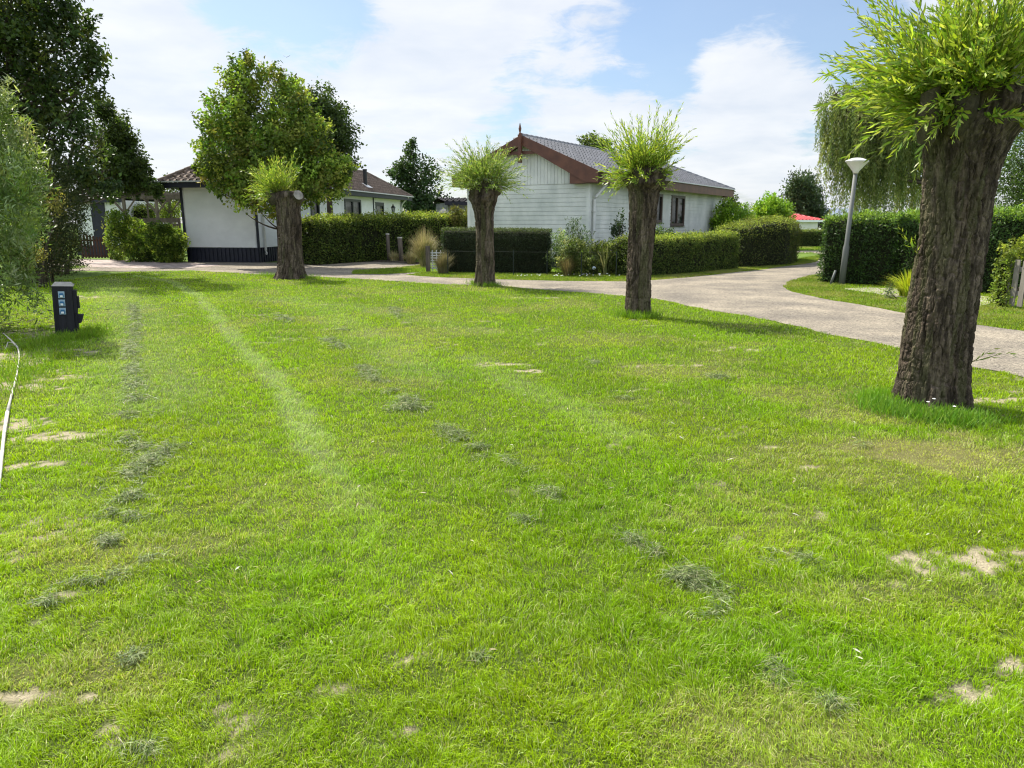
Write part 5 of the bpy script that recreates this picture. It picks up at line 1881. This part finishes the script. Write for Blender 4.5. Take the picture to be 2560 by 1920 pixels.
# pergola behind the shrubs, and the dark board fence below it
M_PERG = mat("grey_pergola_timber", (0.155, 0.13, 0.105), 0.9, 0.15, 0.2, 4, 0.3, 30, (2, 2, .4))
YP = 36.0
p0 = W(304, 560, YP); p1 = W(448, 560, YP)
pz = W(370, 487, YP).z
pf = Frame((p0.x, YP, 0), (1, 0), (0, -1))
pL = p1.x - p0.x
t = thing('pergola', 'grey timber pergola with diagonal braces between the shed and the left bungalow', 'pergola', pf.o)
a = Acc(); box(a, pf, (-.15, pL + .3), (-.07, .07), (pz - .17, pz)); a.build('beam', M_PERG, t, off=pf.o)
a = Acc(); box(a, pf, (-.15, pL + .3), (-1.6, -1.47), (pz - .17, pz)); a.build('beam', M_PERG, t, off=pf.o)
for px in (311, 388, 392):
    v_ = -1.53 if px == 388 else 0
    u_ = W(px, 520, YP).x - p0.x
    a = Acc(); box(a, pf, (u_ - .06, u_ + .06), (v_ - .06, v_ + .06), (0, pz - .172))
    po = a.build('post', M_PERG, t, off=pf.o)
    a = Acc()
    for sg in (-1, 1):
        tube(a, [pf.p(u_ + sg * .03, v_, pz - .85), pf.p(u_ + sg * .58, v_, pz - .19)], .05, 4)
    a.build('brace', M_PERG, po, off=pf.o)
u_ = W(354, 520, YP).x - p0.x
a = Acc(); tube(a, [pf.p(u_ - .04, -.7, .8), pf.p(u_ - .06, -.7, 2.4), pf.p(u_ + .0, -.7, 2.75), pf.p(u_ + .12, -.7, pz)], .045, 8); a.build('curved_pole', M_PERG, t, off=pf.o)
for k in range(5):
    u_ = .1 + pL * k / 4.2
    a = Acc(); box(a, pf, (u_, u_ + .07), (-1.9, .3), (pz + .002, pz + .12)); a.build('rafter', M_PERG, t, off=pf.o)
YF = 33.6
f0 = W(318, 555, YF); f1 = W(447, 555, YF)
ff = Frame((f0.x, YF, 0), (1, 0), (0, -1))
t = thing('board_fence', 'dark horizontal board fence between the clipped shrubs and the pergola', 'fence', ff.o)
zf = W(400, 545, YF).z
for k in range(5):
    a = Acc(); box(a, ff, (0, f1.x - f0.x), (0, .03), (zf - .24 * (k + 1) + .03, zf - .24 * k)); a.build('board', M_TIMB if k else M_PERG, t, off=ff.o)
for k in range(3):
    a = Acc(); u_ = .3 + k * 1.0; box(a, ff, (u_, u_ + .09), (-.1, -.003), (0, zf)); a.build('post', M_TIMB, t, off=ff.o)

# grey picket fence at the right edge
M_PICK = mat("silvered_picket", (0.215, 0.195, 0.165), 0.9, 0.15, 0.15, 4, 0.3, 30, (3, 3, .3), col2=(0.15, 0.135, 0.115))
fl_, fr_ = np.array(G(2503, 768)), np.array(G(2700, 795))
fu = unit(fr_ - fl_)
pf2 = Frame((fl_[0], fl_[1], 0), fu, (fu[1], -fu[0]))
t = thing('picket_fence', 'silvered grey picket fence overgrown with ivy at the right edge of the photo', 'fence', pf2.o)
for k in range(9):
    u = .06 + k * .185
    a = Acc(); box(a, pf2, (u - .055, u + .055), (0, .025), (.06, .93 + .015 * (k % 2))); a.build('picket', M_PICK, t, off=pf2.o)
for z in (.26, .72):
    a = Acc(); box(a, pf2, (0, 1.7), (-.05, -.003), (z, z + .09)); a.build('rail', M_PICK, t, off=pf2.o)

# thin wire fence before the dark hedge
M_WIRE = mat("green_black_wire", (0.02, 0.03, 0.025), 0.6, 0.3, 0.2, 8)
w0, w1 = np.array(G(1120, 688)), np.array(G(1540, 694))
wu = unit(w1 - w0); wf = Frame((w0[0], w0[1], 0), wu, (wu[1], -wu[0])); wL = np.linalg.norm(w1 - w0)
t = thing('wire_fence', 'thin dark wire fence on slender posts in front of the dark hedge and flower bed', 'fence', wf.o)
for k in range(6):
    a = Acc(); u = wL * k / 5; tube(a, [wf.p(u, 0, -.02), wf.p(u, 0, .8)], .014, 6); a.build('post', M_WIRE, t, off=wf.o)
a = Acc()
for z in (.76,):
    tube(a, [wf.p(0, 0, z), wf.p(wL * .5, 0, z - .01), wf.p(wL, 0, z)], .0025, 4)
a.build('wires', M_WIRE, t, off=wf.o)
# round blue-white sign in the flower bed
sg = np.array(W(1485, 670, G(1485, 690)[1] + .1))
b = np.array((sg[0], sg[1], 0))
t = thing('round_sign', 'small round blue and white sign on a stick in the flower bed', 'sign', b)
a = Acc(); tube(a, [(0, .02, 0), (0, .02, sg[2])], .01, 6); a.build('stick', M_WIRE, t)
a = Acc(); lathe(a, [(.055, 0), (.055, .012)], 24, (0, 0, sg[2]), (0, -1, .05)); o = a.build('disc', mat("blue_white_disc", (.42, .56, .74), .4, .4, .1, 20, col2=(.72, .76, .80)), t)

# bleached stick along the sandy edge
M_STICK = mat("bleached_wood", (0.60, 0.56, 0.49), 0.85, 0.2, 0.12, 9, 0.4, 50, col2=(0.42, 0.39, 0.34))
sp_ = [np.array((*G(*q), z)) for q, z in (((-12, 1290), .012), ((2, 1190), .03), ((12, 1100), .04), ((20, 1040), .035), ((30, 995), .03), ((40, 960), .035), ((46, 925), .03), ((50, 895), .04))]
tw = [np.array((*G(*q), z)) for q, z in (((46, 880), .06), ((30, 868), .1), ((12, 856), .13))]
tw2 = [np.array((*G(*q), z)) for q, z in (((34, 872), .08), ((22, 868), .07), ((14, 880), .03))]
a = Acc()
tube(a, [q - sp_[0] for q in sp_[:4]], [.012, .012, .012, .015], 8)
tube(a, [q - sp_[0] for q in sp_[3:] + tw[:1]], [.014, .009, .01, .008, .008, .009], 8)
tube(a, [q - sp_[0] for q in tw], [.012, .009, .005], 6); tube(a, [q - sp_[0] for q in tw2], [.009, .007, .004], 6)
o = a.build('stick', M_STICK, None, True); o.location = sp_[0]
tag(o, 'long bleached stick with a forked tip lying along the sandy lawn edge at far left', 'stick')

# distant bird
bp_ = np.array(W(717, 143, 120))
V = np.array([(0, -.22, 0), (.07, 0, .03), (0, .25, .02), (-.07, 0, .03), (0, 0, -.07), (.55, .03, .22), (.5, -.12, .22), (-.55, .03, .2), (-.5, -.12, .2), (.07, -.1, .03), (-.07, -.1, .03)])
Fb = [(0, 4, 1), (4, 2, 1), (2, 4, 3), (4, 0, 3), (0, 1, 3), (1, 2, 3), (1, 5, 9), (5, 6, 9), (3, 10, 7), (7, 10, 8)]
Fb = np.array(Fb)
o = mesh_np('bird', V, Fb, mat("dark_plumage", (.03, .028, .026), .8, .2, .2, 9)); o.location = bp_
tag(o, 'tiny dark bird flying high in the cloudy sky', 'bird')

# ================================================================== HEDGES AND SHRUBS
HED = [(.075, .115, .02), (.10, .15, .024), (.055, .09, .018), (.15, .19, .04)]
HED_LIT_TOP = [(.28, .34, .05), (.36, .40, .08), (.20, .27, .04)]  # sunlit tops, the light put into the leaf colour
gp = lambda *q: G(*q)
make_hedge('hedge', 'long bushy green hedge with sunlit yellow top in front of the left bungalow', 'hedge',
           [(G(760, 664)[0], G(760, 664)[1] + .5), (G(900, 650)[0], 31.4), (G(1060, 648)[0] - .1, 33.0), (-.2, 34.8)], (1.78, 1.86, 1.95, 1.95), 1.1, (.075, .05), 46000, HED, 71, HED_LIT_TOP, .25, .09, .16)
make_hedge('hedge', 'dark square clipped yew hedge behind the slim pollard', 'hedge',
           [(G(1108, 684)[0], 24.9), (G(1378, 687)[0], 24.3)], (1.47, 1.43), 1.0, (.045, .016), 26000, [(.022, .04, .014), (.03, .05, .016), (.018, .032, .013)], 72, [(.10, .13, .03), (.06, .09, .022)], .05, .025, .03, 'lance')
hp = [(G(1560, 694)[0], G(1560, 694)[1] + .5), (G(1640, 691)[0], G(1640, 691)[1] + .55), (G(1740, 684)[0] - .1, G(1740, 684)[1] + .6), (G(1840, 674)[0] - .2, G(1840, 674)[1] + .5)]
make_hedge('hedge', 'low clipped privet hedge below the windows of the middle bungalow', 'hedge', hp, (1.20, 1.2, 1.22, 1.3), .85, (.05, .032), 30000, HED, 73, HED_LIT_TOP, .12, .05, .07)
hp2 = [(G(1838, 673)[0], G(1838, 673)[1] + 1.3), (G(1925, 664)[0], G(1925, 664)[1] + .6), (G(1975, 656)[0] - .2, G(1975, 656)[1] + 1.1), (G(1985, 650)[0] - .8, G(1985, 650)[1] + 5)]
make_hedge('hedge', 'tall rounded end of the privet hedge at the bend in the gravel road', 'hedge', hp2, (1.5, 1.78, 1.72, 1.6), (1.4, 1.7, 1.8, 1.4), (.055, .035), 36000, [(.065, .09, .02), (.085, .115, .024), (.05, .07, .018), (.10, .10, .03)], 74, HED_LIT_TOP, .45, .07, .12)
make_hedge('hedge', 'distant clipped hedge below the red roofed bungalow', 'hedge', [(G(1940, 618)[0], G(1940, 618)[1] + .4), (G(2120, 618)[0], G(2120, 618)[1] + .4)], 1.12, .8, (.07, .045), 15000, [(.08, .11, .03), (.10, .13, .035)], 75, [(.22, .27, .07)], .1, .04, .05)
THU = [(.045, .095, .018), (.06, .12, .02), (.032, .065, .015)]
THU_LIT_TOP = [(.20, .32, .04), (.26, .38, .05), (.14, .24, .03)]  # conifer top lightened in colour to look sunlit
make_hedge('conifer_hedge', 'tall dark conifer hedge with a sunlit green top behind the lamp post and nearest pollard', 'hedge',
           [(G(2076, 712)[0] + .3, 20.75), (G(2300, 722)[0] + .2, 19.5), (G(2460, 740)[0] + .2, 17.9), (16.8, 15.2)], (1.80, 1.86, 1.92, 1.95), 1.3, (.075, .022), 75000, THU, 76, THU_LIT_TOP, .2, .06, .10, 'lance')
make_hedge('ivy', 'yellow-green ivy draped over the corner of the grey picket fence', 'climber', [(fl_[0] - .12, fl_[1] - .02), (fl_[0] + .06, fl_[1] + .02)], (.95, 1.0), .32, (.045, .04), 1700, [(.20, .27, .04), (.28, .34, .06), (.14, .2, .035)], 77, None, .1, .05, .1)
make_shrub('ivy', 'mound of yellow ivy on top of the grey picket fence', 'climber', [((fl_[0] + .35, fl_[1] + .1, 1.05), (.45, .28, .22)), ((fl_[0] + .9, fl_[1] + .05, 1.08), (.5, .28, .22))], 90, 30, .07, (.05, .042), [(.24, .30, .04), (.32, .37, .06), (.17, .23, .035)], 78, (fl_[0] + .4, fl_[1] + .1), stems=6)

# left side: silver willow bush, dark evergreen shrubs
SILV = [(.15, .23, .06), (.20, .28, .09), (.29, .35, .18), (.11, .18, .045), (.21, .30, .06)]
bl = px_blobs([(-40, 330, 90, .2), (10, 330, 55, 0), (-10, 430, 100, .3), (45, 470, 62, -.2), (-20, 560, 120, .2), (40, 560, 55, -.3), (-10, 680, 90, 0), (40, 740, 55, -.2), (75, 720, 35, 0), (-80, 780, 90, 0), (15, 270, 30, .1), (-60, 480, 160, .8)], 10.8, .9, .15)
make_shrub('willow_bush', 'silvery pale green willow bush with narrow leaves at the left edge', 'bush', bl, 480, 46, .10, (.105, .02), SILV, 81, (-8.3, 10.9), 'lance', M_WILLOW, 26, .5)
OLV = [(.05, .065, .02), (.07, .08, .022), (.035, .05, .016), (.10, .095, .03)]
make_shrub('evergreen_shrub', 'dark olive evergreen shrub behind the silvery willow bush', 'shrub', px_blobs([(60, 560, 90), (110, 540, 70), (120, 620, 70), (60, 650, 70), (140, 510, 38), (90, 490, 55), (150, 640, 45), (30, 480, 80)], 20.2, .8, .5), 420, 34, .16, (.07, .04), OLV, 82, (-13.2, 20.3), stems=20)
make_shrub('evergreen_shrub', 'tall dark ivy-clad evergreen column beside the white shed', 'shrub', px_blobs([(180, 640, 34), (185, 590, 32), (180, 540, 36), (160, 480, 45), (185, 500, 30), (150, 590, 45), (150, 660, 30), (120, 430, 45)], 23.5, .9, .35), 330, 34, .14, (.06, .035), [(.035, .055, .016), (.05, .07, .02), (.07, .085, .025)], 83, (-14.6, 23.6), stems=12)
make_shrub('golden_shrub', 'small golden tuft of foliage low in the dark evergreen shrubs', 'shrub', px_blobs([(92, 640, 20), (130, 510, 24)], 18.6, .8, .3), 26, 30, .1, (.055, .03), [(.26, .22, .05), (.2, .19, .05)], 84, (-12.1, 18.7), stems=6)

GL = [(.11, .18, .025), (.17, .25, .03), (.07, .12, .02), (.28, .35, .06)]
make_shrub('laurel_shrub', 'rounded clipped shrub with sunny leaves between gate and left bungalow', 'shrub', px_blobs([(296, 560, 27), (280, 575, 20), (300, 600, 30), (305, 635, 28), (340, 590, 30), (340, 630, 34), (370, 600, 26), (275, 545, 10)], 31.8, .9, .3), 420, 26, .10, (.10, .065), GL, 85, (-16.6, 32), stems=12)
make_shrub('laurel_shrub', 'glossy green shrub touching the dark base of the left bungalow', 'shrub', px_blobs([(400, 595, 30), (430, 600, 25), (420, 630, 30), (440, 640, 20), (385, 640, 24), (446, 610, 16)], 31.0, .7, .3), 360, 26, .10, (.10, .065), GL, 86, (-14.5, 31.2), stems=12)
make_hedge('hedge', 'sunlit yellow-green hedge seen through the pergola', 'hedge', [(W(300, 540, 39).x, 39), (W(385, 540, 39).x, 39)], 2.45, 1.0, (.09, .055), 6000, [(.16, .22, .03), (.22, .28, .045), (.1, .16, .03)], 87, [(.3, .36, .06)], .3, .1, .15)
make_shrub('golden_shrub', 'round yellow-green shrub right behind the pergola beside the bungalow corner', 'shrub', px_blobs([(420, 535, 22), (410, 545, 18), (435, 540, 20)], 38.5, .9, .3), 90, 26, .14, (.09, .055), [(.2, .27, .03), (.27, .33, .05), (.12, .18, .03)], 88, (-18.3, 38.5), stems=8)

# flower bed before the middle bungalow
make_shrub('variegated_shrub', 'white-speckled variegated shrub at the end of the dark square hedge', 'shrub', px_blobs([(1400, 605, 20), (1410, 625, 24), (1395, 650, 22), (1425, 640, 20)], 24.2, .9, .2), 120, 24, .1, (.06, .035), [(.42, .46, .30), (.13, .2, .05), (.25, .31, .12), (.10, .16, .035)], 91, (1.75, 24.2))
make_shrub('grey_shrub', 'tall loose grey-green shrub against the gable wall', 'shrub', px_blobs([(1432, 575, 16), (1448, 592, 18), (1460, 610, 22), (1440, 615, 16)], 24.9, .9, .2), 60, 20, .1, (.09, .026), [(.075, .12, .055), (.10, .15, .075), (.055, .09, .04)], 92, (2.3, 25), 'lance', stems=14)
make_shrub('bed_shrub', 'cream-leaved shrub in the middle of the flower bed', 'shrub', px_blobs([(1440, 632, 24), (1460, 640, 24), (1430, 655, 28), (1470, 650, 18)], 23.6, .8, .2), 260, 28, .1, (.06, .04), [(.34, .36, .16), (.10, .14, .03), (.14, .18, .045), (.07, .1, .022)], 93, (2.1, 23.7))
make_shrub('bed_shrub', 'dark leafy shrub in the flower bed behind the spiky plant', 'shrub', px_blobs([(1530, 640, 26), (1510, 650, 22), (1550, 655, 24), (1560, 640, 20), (1500, 630, 18), (1475, 668, 22), (1525, 676, 20), (1555, 676, 16)], 24.0, .8, .2), 380, 28, .1, (.065, .042), [(.07, .1, .022), (.1, .135, .03), (.05, .075, .018), (.24, .27, .08)], 94, (3.3, 24))
make_shrub('climbing_rose', 'slender dark shrub reaching up the side wall left of the downpipe pollard', 'shrub', px_blobs([(1550, 555, 12), (1545, 575, 14), (1554, 540, 8), (1540, 590, 12)], 25.4, .8, .2), 36, 18, .08, (.075, .045), [(.035, .06, .02), (.05, .085, .025)], 95, (3.85, 25.5), stems=10)
make_shrub('bed_shrub', 'low leafy shrub peeping over the privet hedge below the windows', 'shrub', px_blobs([(1650, 592, 16), (1672, 596, 14), (1635, 600, 14), (1690, 600, 10)], 27.2, .8, .5), 70, 22, .1, (.075, .04), [(.11, .18, .03), (.16, .23, .04), (.07, .12, .025)], 96, (5.7, 27.4))
a = Acc(); b = np.array((*G(1515, 690), 0)) + np.array((0, .15, 0))
tuft(a, (0, 0, 0), 46, 1.0, .6, [(.16, .18, .06), (.24, .25, .11), (.08, .1, .035)], 97, .045, .35, .08)
t = thing('spiky_plant', 'dark spiky strap-leaved plant beside the round sign', 'plant', b); a.build('leaves', M_STRAW, t)
a = Acc(); tuft(a, (0, 0, 0), 420, .75, .38, [(.17, .14, .06), (.24, .20, .09), (.10, .1, .035)], 98, .011, .5, .12)
b = np.array((*G(1418, 692), 0)); t = thing('ornamental_grass', 'brownish dry grass clump low in the flower bed left of the sign', 'plant', b, 'ornamental grasses'); a.build('blades', M_STRAW, t)
STRW = [(.42, .36, .19), (.50, .44, .26), (.30, .27, .12), (.24, .25, .09)]
for px, py, hh_, sp_2, n_, lab, sd_ in ((1062, 668, 1.55, .75, 1500, 'tall straw-coloured ornamental grass arching beside the timber post', 99), (1108, 685, .85, .5, 700, 'dark low ornamental grass spilling round the white lattice', 100),
                                       (986, 656, .55, .3, 420, 'small pale grass clump between the middle and the shortest bollard', 101), (1028, 660, .6, .42, 480, 'small yellow-green grass clump right of the shortest bollard', 102), (955, 653, .3, .25, 200, 'tiny pale grass clump between the first and middle bollard', 103)):
    b = np.array((*G(px, py), 0))
    a = Acc(); tuft(a, (0, 0, 0), n_, hh_, sp_2, STRW if sd_ != 100 else [(.16, .15, .07), (.22, .2, .1)], sd_, .013, .55, .16)
    t = thing('ornamental_grass', lab, 'plant', b, 'ornamental grasses'); a.build('blades', M_STRAW, t)
b = np.array((*G(2268, 742), 0))
a = Acc(); tuft(a, (0, 0, 0), 330, .66, .62, [(.40, .46, .03), (.50, .54, .06), (.30, .38, .03)], 104, .03, .55, .16)
t = thing('yellow_plant', 'bright yellow strap-leaved plant left of the nearest pollard', 'plant', b); a.build('leaves', M_WILLOW, t)
make_shrub('bed_shrub', 'small thin dark herb left of the bright yellow plant', 'plant', px_blobs([(2217, 718, 6), (2232, 712, 6), (2225, 735, 10)], G(2226, 745)[1] + .05, .9, .1), 22, 16, .04, (.035, .014), [(.06, .10, .04), (.09, .13, .05)], 105, stems=9, kind='lance')

# shrubs and trees behind the middle bungalow
LIM2 = [(.20, .34, .03), (.27, .41, .035), (.13, .24, .025)]
make_shrub('bright_shrub', 'bright lime shrub just beyond the far corner of the middle bungalow', 'shrub', px_blobs([(1820, 550, 34), (1850, 560, 36), (1815, 585, 34), (1860, 585, 34), (1800, 560, 22)], 39.5, .8, .5), 260, 30, .17, (.13, .075), LIM2, 111, (12.5, 39.5), stems=14)
make_shrub('bright_shrub', 'bright green shrub with upright leaves left of the red roof', 'shrub', px_blobs([(1925, 530, 28), (1950, 535, 24), (1905, 540, 22), (1920, 515, 18), (1955, 520, 12), (1945, 560, 30)], 45, .8, .5), 240, 28, .18, (.16, .085), LIM2, 112, (16.5, 45), stems=12)
make_shrub('dark_shrub', 'dark small conifer tip between the two bright shrubs', 'shrub', px_blobs([(1876, 525, 10), (1878, 545, 16), (1880, 560, 18)], 47, .9, .5), 60, 24, .14, (.12, .03), [(.06, .10, .03), (.09, .13, .04)], 113, (15.8, 47), 'lance', stems=6)
make_shrub('bed_shrub', 'low olive shrub between long hedge and grey shed', 'shrub', px_blobs([(1140, 548, 16), (1160, 555, 18), (1180, 550, 18), (1120, 560, 14)], 34, .8, .8), 110, 24, .14, (.09, .055), [(.12, .12, .03), (.09, .11, .03), (.17, .16, .045)], 114, (-2.3, 34), stems=8)

# ================================================================== TREES
MID = [(.165, .25, .035), (.23, .31, .045), (.11, .18, .027), (.27, .29, .055)]
mb = px_blobs([(607, 165, 30, 0), (600, 205, 42, .2), (612, 255, 52, -.3), (660, 210, 26, .3), (690, 235, 50, -.2), (735, 250, 40, .3), (560, 300, 52, -.1), (640, 320, 75, -.6), (720, 310, 75, -.4), (775, 320, 50, .2),
               (535, 350, 42, .1), (590, 385, 75, -.6), (690, 400, 90, -.7), (780, 400, 70, -.3), (515, 410, 32, 0), (550, 445, 42, -.3), (640, 460, 62, -.5), (735, 448, 60, -.6), (815, 445, 55, -.2), (845, 420, 38, 0),
               (500, 430, 20, .1), (600, 478, 24, -.5), (556, 484, 9, -.4), (620, 505, 16, -.6), (610, 532, 8, -.6), (648, 525, 14, -.5), (800, 478, 24, -.5), (845, 465, 16, -.2), (860, 450, 20, 0), (690, 510, 30, -.3)], 28.0, .95)
tm = make_tree('broadleaf_tree', 'large full green tree with reddish tips in front of the left bungalow', 'tree', (G(697, 658)[0] + .45, 29.4), [((-9.0 + (c[0] + 9.0) * .955, c[1], c[2]), tuple(q * .93 for q in r_)) for c, r_ in mb], 900, 56, .17, (.115, .08), MID, 121, .17, (-9.0, 28.6, 6.2), cjit=.3, lo=.45, gap=.30)
make_tree('broadleaf_tree', 'darker tree hidden behind the right flank of the large green tree', 'tree', (-8.3, 34.2),
          px_blobs([(800, 275, 36), (825, 310, 38), (835, 350, 42), (848, 370, 28), (840, 400, 36), (800, 330, 50)], 34.5, .9), 330, 38, .24, (.13, .09), [(.05, .085, .02), (.065, .10, .022)], 122, .2, (-8.4, 34.5, 5.2))
DK = [(.05, .085, .022), (.07, .11, .026), (.038, .065, .02), (.12, .15, .03)]
make_tree('tall_tree', 'tall dark backlit tree filling the upper left corner', 'tree', (-17.0, 25.6),
          px_blobs([(40, -60, 150), (170, -40, 90), (40, 60, 120), (150, 30, 66), (185, 80, 40), (120, 130, 90), (200, 150, 56), (245, 175, 34), (30, 180, 120), (150, 230, 72), (215, 225, 34), (60, 290, 120), (160, 310, 72), (190, 270, 40),
                    (60, 400, 120), (160, 390, 80), (215, 400, 50), (120, 460, 80), (220, 470, 48), (255, 490, 32), (250, 440, 36), (-60, 350, 150), (-60, 150, 150)], 25.0, .8), 1050, 44, .2, (.15, .10), DK, 123, .38, (-17.0, 25, 9.5), lo=.45, gap=.44)
make_tree('broadleaf_tree', 'medium green tree between the tall dark tree and the left bungalow roof', 'tree', (-19.7, 31.5),
          px_blobs([(262, 285, 22), (280, 320, 34), (300, 350, 30), (270, 370, 45), (310, 400, 34), (330, 420, 26), (300, 440, 36), (350, 440, 26), (365, 465, 18), (330, 462, 22), (385, 472, 14), (270, 430, 36)], 31.0, .9), 520, 36, .22, (.13, .085), [(.06, .095, .02), (.08, .12, .024), (.045, .075, .018)], 124, .15, (-18.0, 31, 4.9), gap=.40)
make_shrub('garden_tree', 'leafy backdrop tree behind the pergola', 'tree', px_blobs([(330, 500, 40), (380, 500, 34), (430, 490, 34), (430, 520, 28), (300, 520, 34), (360, 530, 40)], 43, .7, .8), 260, 30, .22, (.14, .09), [(.045, .07, .02), (.06, .09, .022), (.1, .13, .035)], 125, (-21.5, 43), stems=16)
make_tree('poplar_tree', 'upright dark poplar with a slim spire right of the left bungalow', 'tree', (-7.2, 56.0),
          px_blobs([(1031, 362, 8), (1030, 385, 15), (1033, 412, 20), (1010, 420, 14), (1045, 440, 24), (1065, 420, 20), (1075, 450, 26), (1000, 440, 18), (990, 428, 12), (1020, 470, 28), (1080, 480, 26), (1045, 500, 32), (1070, 520, 38), (1100, 530, 26), (1120, 520, 20), (1035, 530, 28), (1145, 530, 14)], 56, .9), 620, 26, .3, (.2, .15), [(.045, .085, .026), (.06, .105, .03), (.035, .065, .02)], 126, .14, (-7.6, 56, 6.6), lo=.35, gap=.42)
make_tree('broadleaf_tree', 'round tree top showing above the ridge of the middle bungalow', 'tree', (7.6, 58),
          px_blobs([(1478, 375, 22), (1495, 382, 22), (1510, 392, 18), (1465, 385, 14), (1490, 400, 26)], 58, .9), 130, 26, .3, (.24, .16), [(.07, .10, .022), (.09, .125, .03)], 127, .2, (7, 58, 5.5))
make_tree('broadleaf_tree', 'small grey-green tree just right of the middle bungalow eave', 'tree', (23.0, 75),
          px_blobs([(1812, 505, 16), (1822, 512, 14), (1805, 515, 12), (1830, 520, 10), (1815, 525, 14)], 75, .9), 110, 24, .3, (.26, .14), [(.06, .085, .035), (.08, .105, .045)], 128, .18, (22.5, 75, 3.2))
make_tree('broadleaf_tree', 'airy dark green tree behind the red roofed bungalow', 'tree', (29.0, 68),
          px_blobs([(1990, 460, 16), (2012, 462, 20), (2000, 480, 26), (2022, 490, 26), (1992, 500, 20), (2010, 515, 30), (2035, 515, 18), (2030, 535, 24), (2000, 535, 24), (2046, 532, 10), (2052, 520, 6), (1980, 490, 10)], 68, .9), 420, 26, .32, (.26, .12), [(.05, .085, .035), (.065, .105, .045), (.085, .125, .055)], 129, .2, (27.4, 68, 5), lo=.35)
WEEP = [(.17, .22, .055), (.22, .27, .07), (.13, .18, .05), (.26, .29, .09)]
wb_ = px_blobs([(2090, 235, 40, 0), (2120, 280, 50, -.5), (2080, 300, 26, .1), (2160, 240, 60, .3), (2200, 300, 80, 0), (2130, 350, 46, -.4), (2110, 400, 30, -.3), (2170, 400, 40, -.2), (2230, 330, 70, .3), (2270, 260, 70, .2), (2290, 380, 46, .8), (2085, 260, 24, 0)], 26.5, .9)
make_tree('weeping_willow', 'weeping tree with hanging strands behind the street lamp', 'tree', (G(2290, 640)[0], 27.6), wb_, 1150, 52, .2, (.10, .026), WEEP, 130, .2, (14.6, 27, 4.6), hang=1.5, lo=.4, limb_r=.5)
make_shrub('garden_tree', 'low sunlit foliage below the weeping tree above the conifer hedge', 'shrub', px_blobs([(2190, 500, 30), (2230, 480, 36), (2270, 500, 34), (2310, 490, 30), (2160, 515, 20), (2200, 520, 30)], 30, .8, .8), 210, 26, .16, (.1, .03), [(.10, .14, .035), (.14, .18, .045), (.07, .11, .03)], 131, (16, 30), 'lance')
make_tree('birch_tree', 'leafy bright tree right of the nearest pollard trunk at the photo edge', 'tree', (20.4, 27.5),
          px_blobs([(2540, 400, 60), (2580, 340, 70), (2520, 460, 50), (2570, 470, 60), (2545, 505, 46), (2620, 420, 80), (2600, 260, 80)], 27, .9), 420, 34, .2, (.085, .06), [(.07, .12, .025), (.1, .16, .03), (.05, .09, .02)], 132, .16, (20, 27, 4.5))

# ------------------------------------------------------------------ small things on the lawn
M_DAISY = mat("daisy_petals", (.82, .82, .80), .7, .2, .05, 20)
for k, (px, py, hz, lab) in enumerate(((2314, 1016, .17, 'leftmost of the three white daisies before the nearest trunk'), (2328, 1014, .19, 'middle one of the three white daisies before the nearest trunk'), (2380, 1022, .15, 'rightmost of the three white daisies before the nearest trunk'))):
    g_ = G(px, py + 38)
    b = np.array((g_[0], g_[1], 0))
    t = thing('daisy', lab, 'flower', b, 'daisies at the nearest trunk')
    a = Acc(); lathe(a, [(.004, hz), (.014, hz + .004), (.004, hz + .008)], 10, (0, 0, 0)); a.build('flower_head', M_DAISY, t)
    a = Acc(); tube(a, [(.01, 0, 0), (0, 0, hz)], .0012, 4, C=(.12, .22, .03)); a.build('stem', M_GRASS, t)
# white clover and daisies in the verge below the dark hedge
r = np.random.default_rng(5)
a = Acc()
for k in range(40):
    px = 1290 + r.random() * 260
    g_ = G(px, 690 + r.random() * 6)
    lathe(a, [(.004, .07), (.02, .075), (.02, .085), (.004, .09)], 6, (g_[0], g_[1], 0))
tag(a.build('clover_flowers', M_DAISY), 'sprinkle of tiny white flowers in the verge below the flower bed', 'flowers', None, 'stuff')
# fallen willow leaves on the lawn
r = np.random.default_rng(6)
a = Acc()
n = 150
P = np.stack([r.normal(size=n) * 2.6 + .8, 2.2 + 5.5 * r.random(n), np.full(n, .03)], 1)
lance(a, P, np.stack([r.normal(size=n), r.normal(size=n), r.normal(size=n) * .2], 1), np.stack([r.normal(size=n) * .3, r.normal(size=n) * .3, np.ones(n)], 1), .03 + .03 * r.random(n), .009, leaf_colours(n, r, [(.5, .46, .33), (.4, .36, .2), (.55, .53, .45)], .15), .2)
tag(a.build('fallen_leaves', M_STRAW), 'scattered dry pale leaves lying in the grass', 'fallen leaves', None, 'stuff')
# dark twigs and mulch under the willow bush
a = Acc()
n = 900
c0 = np.array(G(20, 815))
P = np.stack([c0[0] - 1.2 + r.normal(size=n) * .8, c0[1] + r.normal(size=n) * .8, .01 + .05 * r.random(n)], 1)
lance(a, P, np.stack([r.normal(size=n), r.normal(size=n), r.normal(size=n) * .2], 1), rnd_dirs(n, r), .1 + .12 * r.random(n), .012, leaf_colours(n, r, [(.06, .05, .04), (.1, .085, .06), (.2, .17, .12)], .2), .2)
tag(a.build('leaf_litter', M_STRAW), 'dark twigs and leaf litter under the silvery willow bush', 'leaf litter', None, 'stuff')
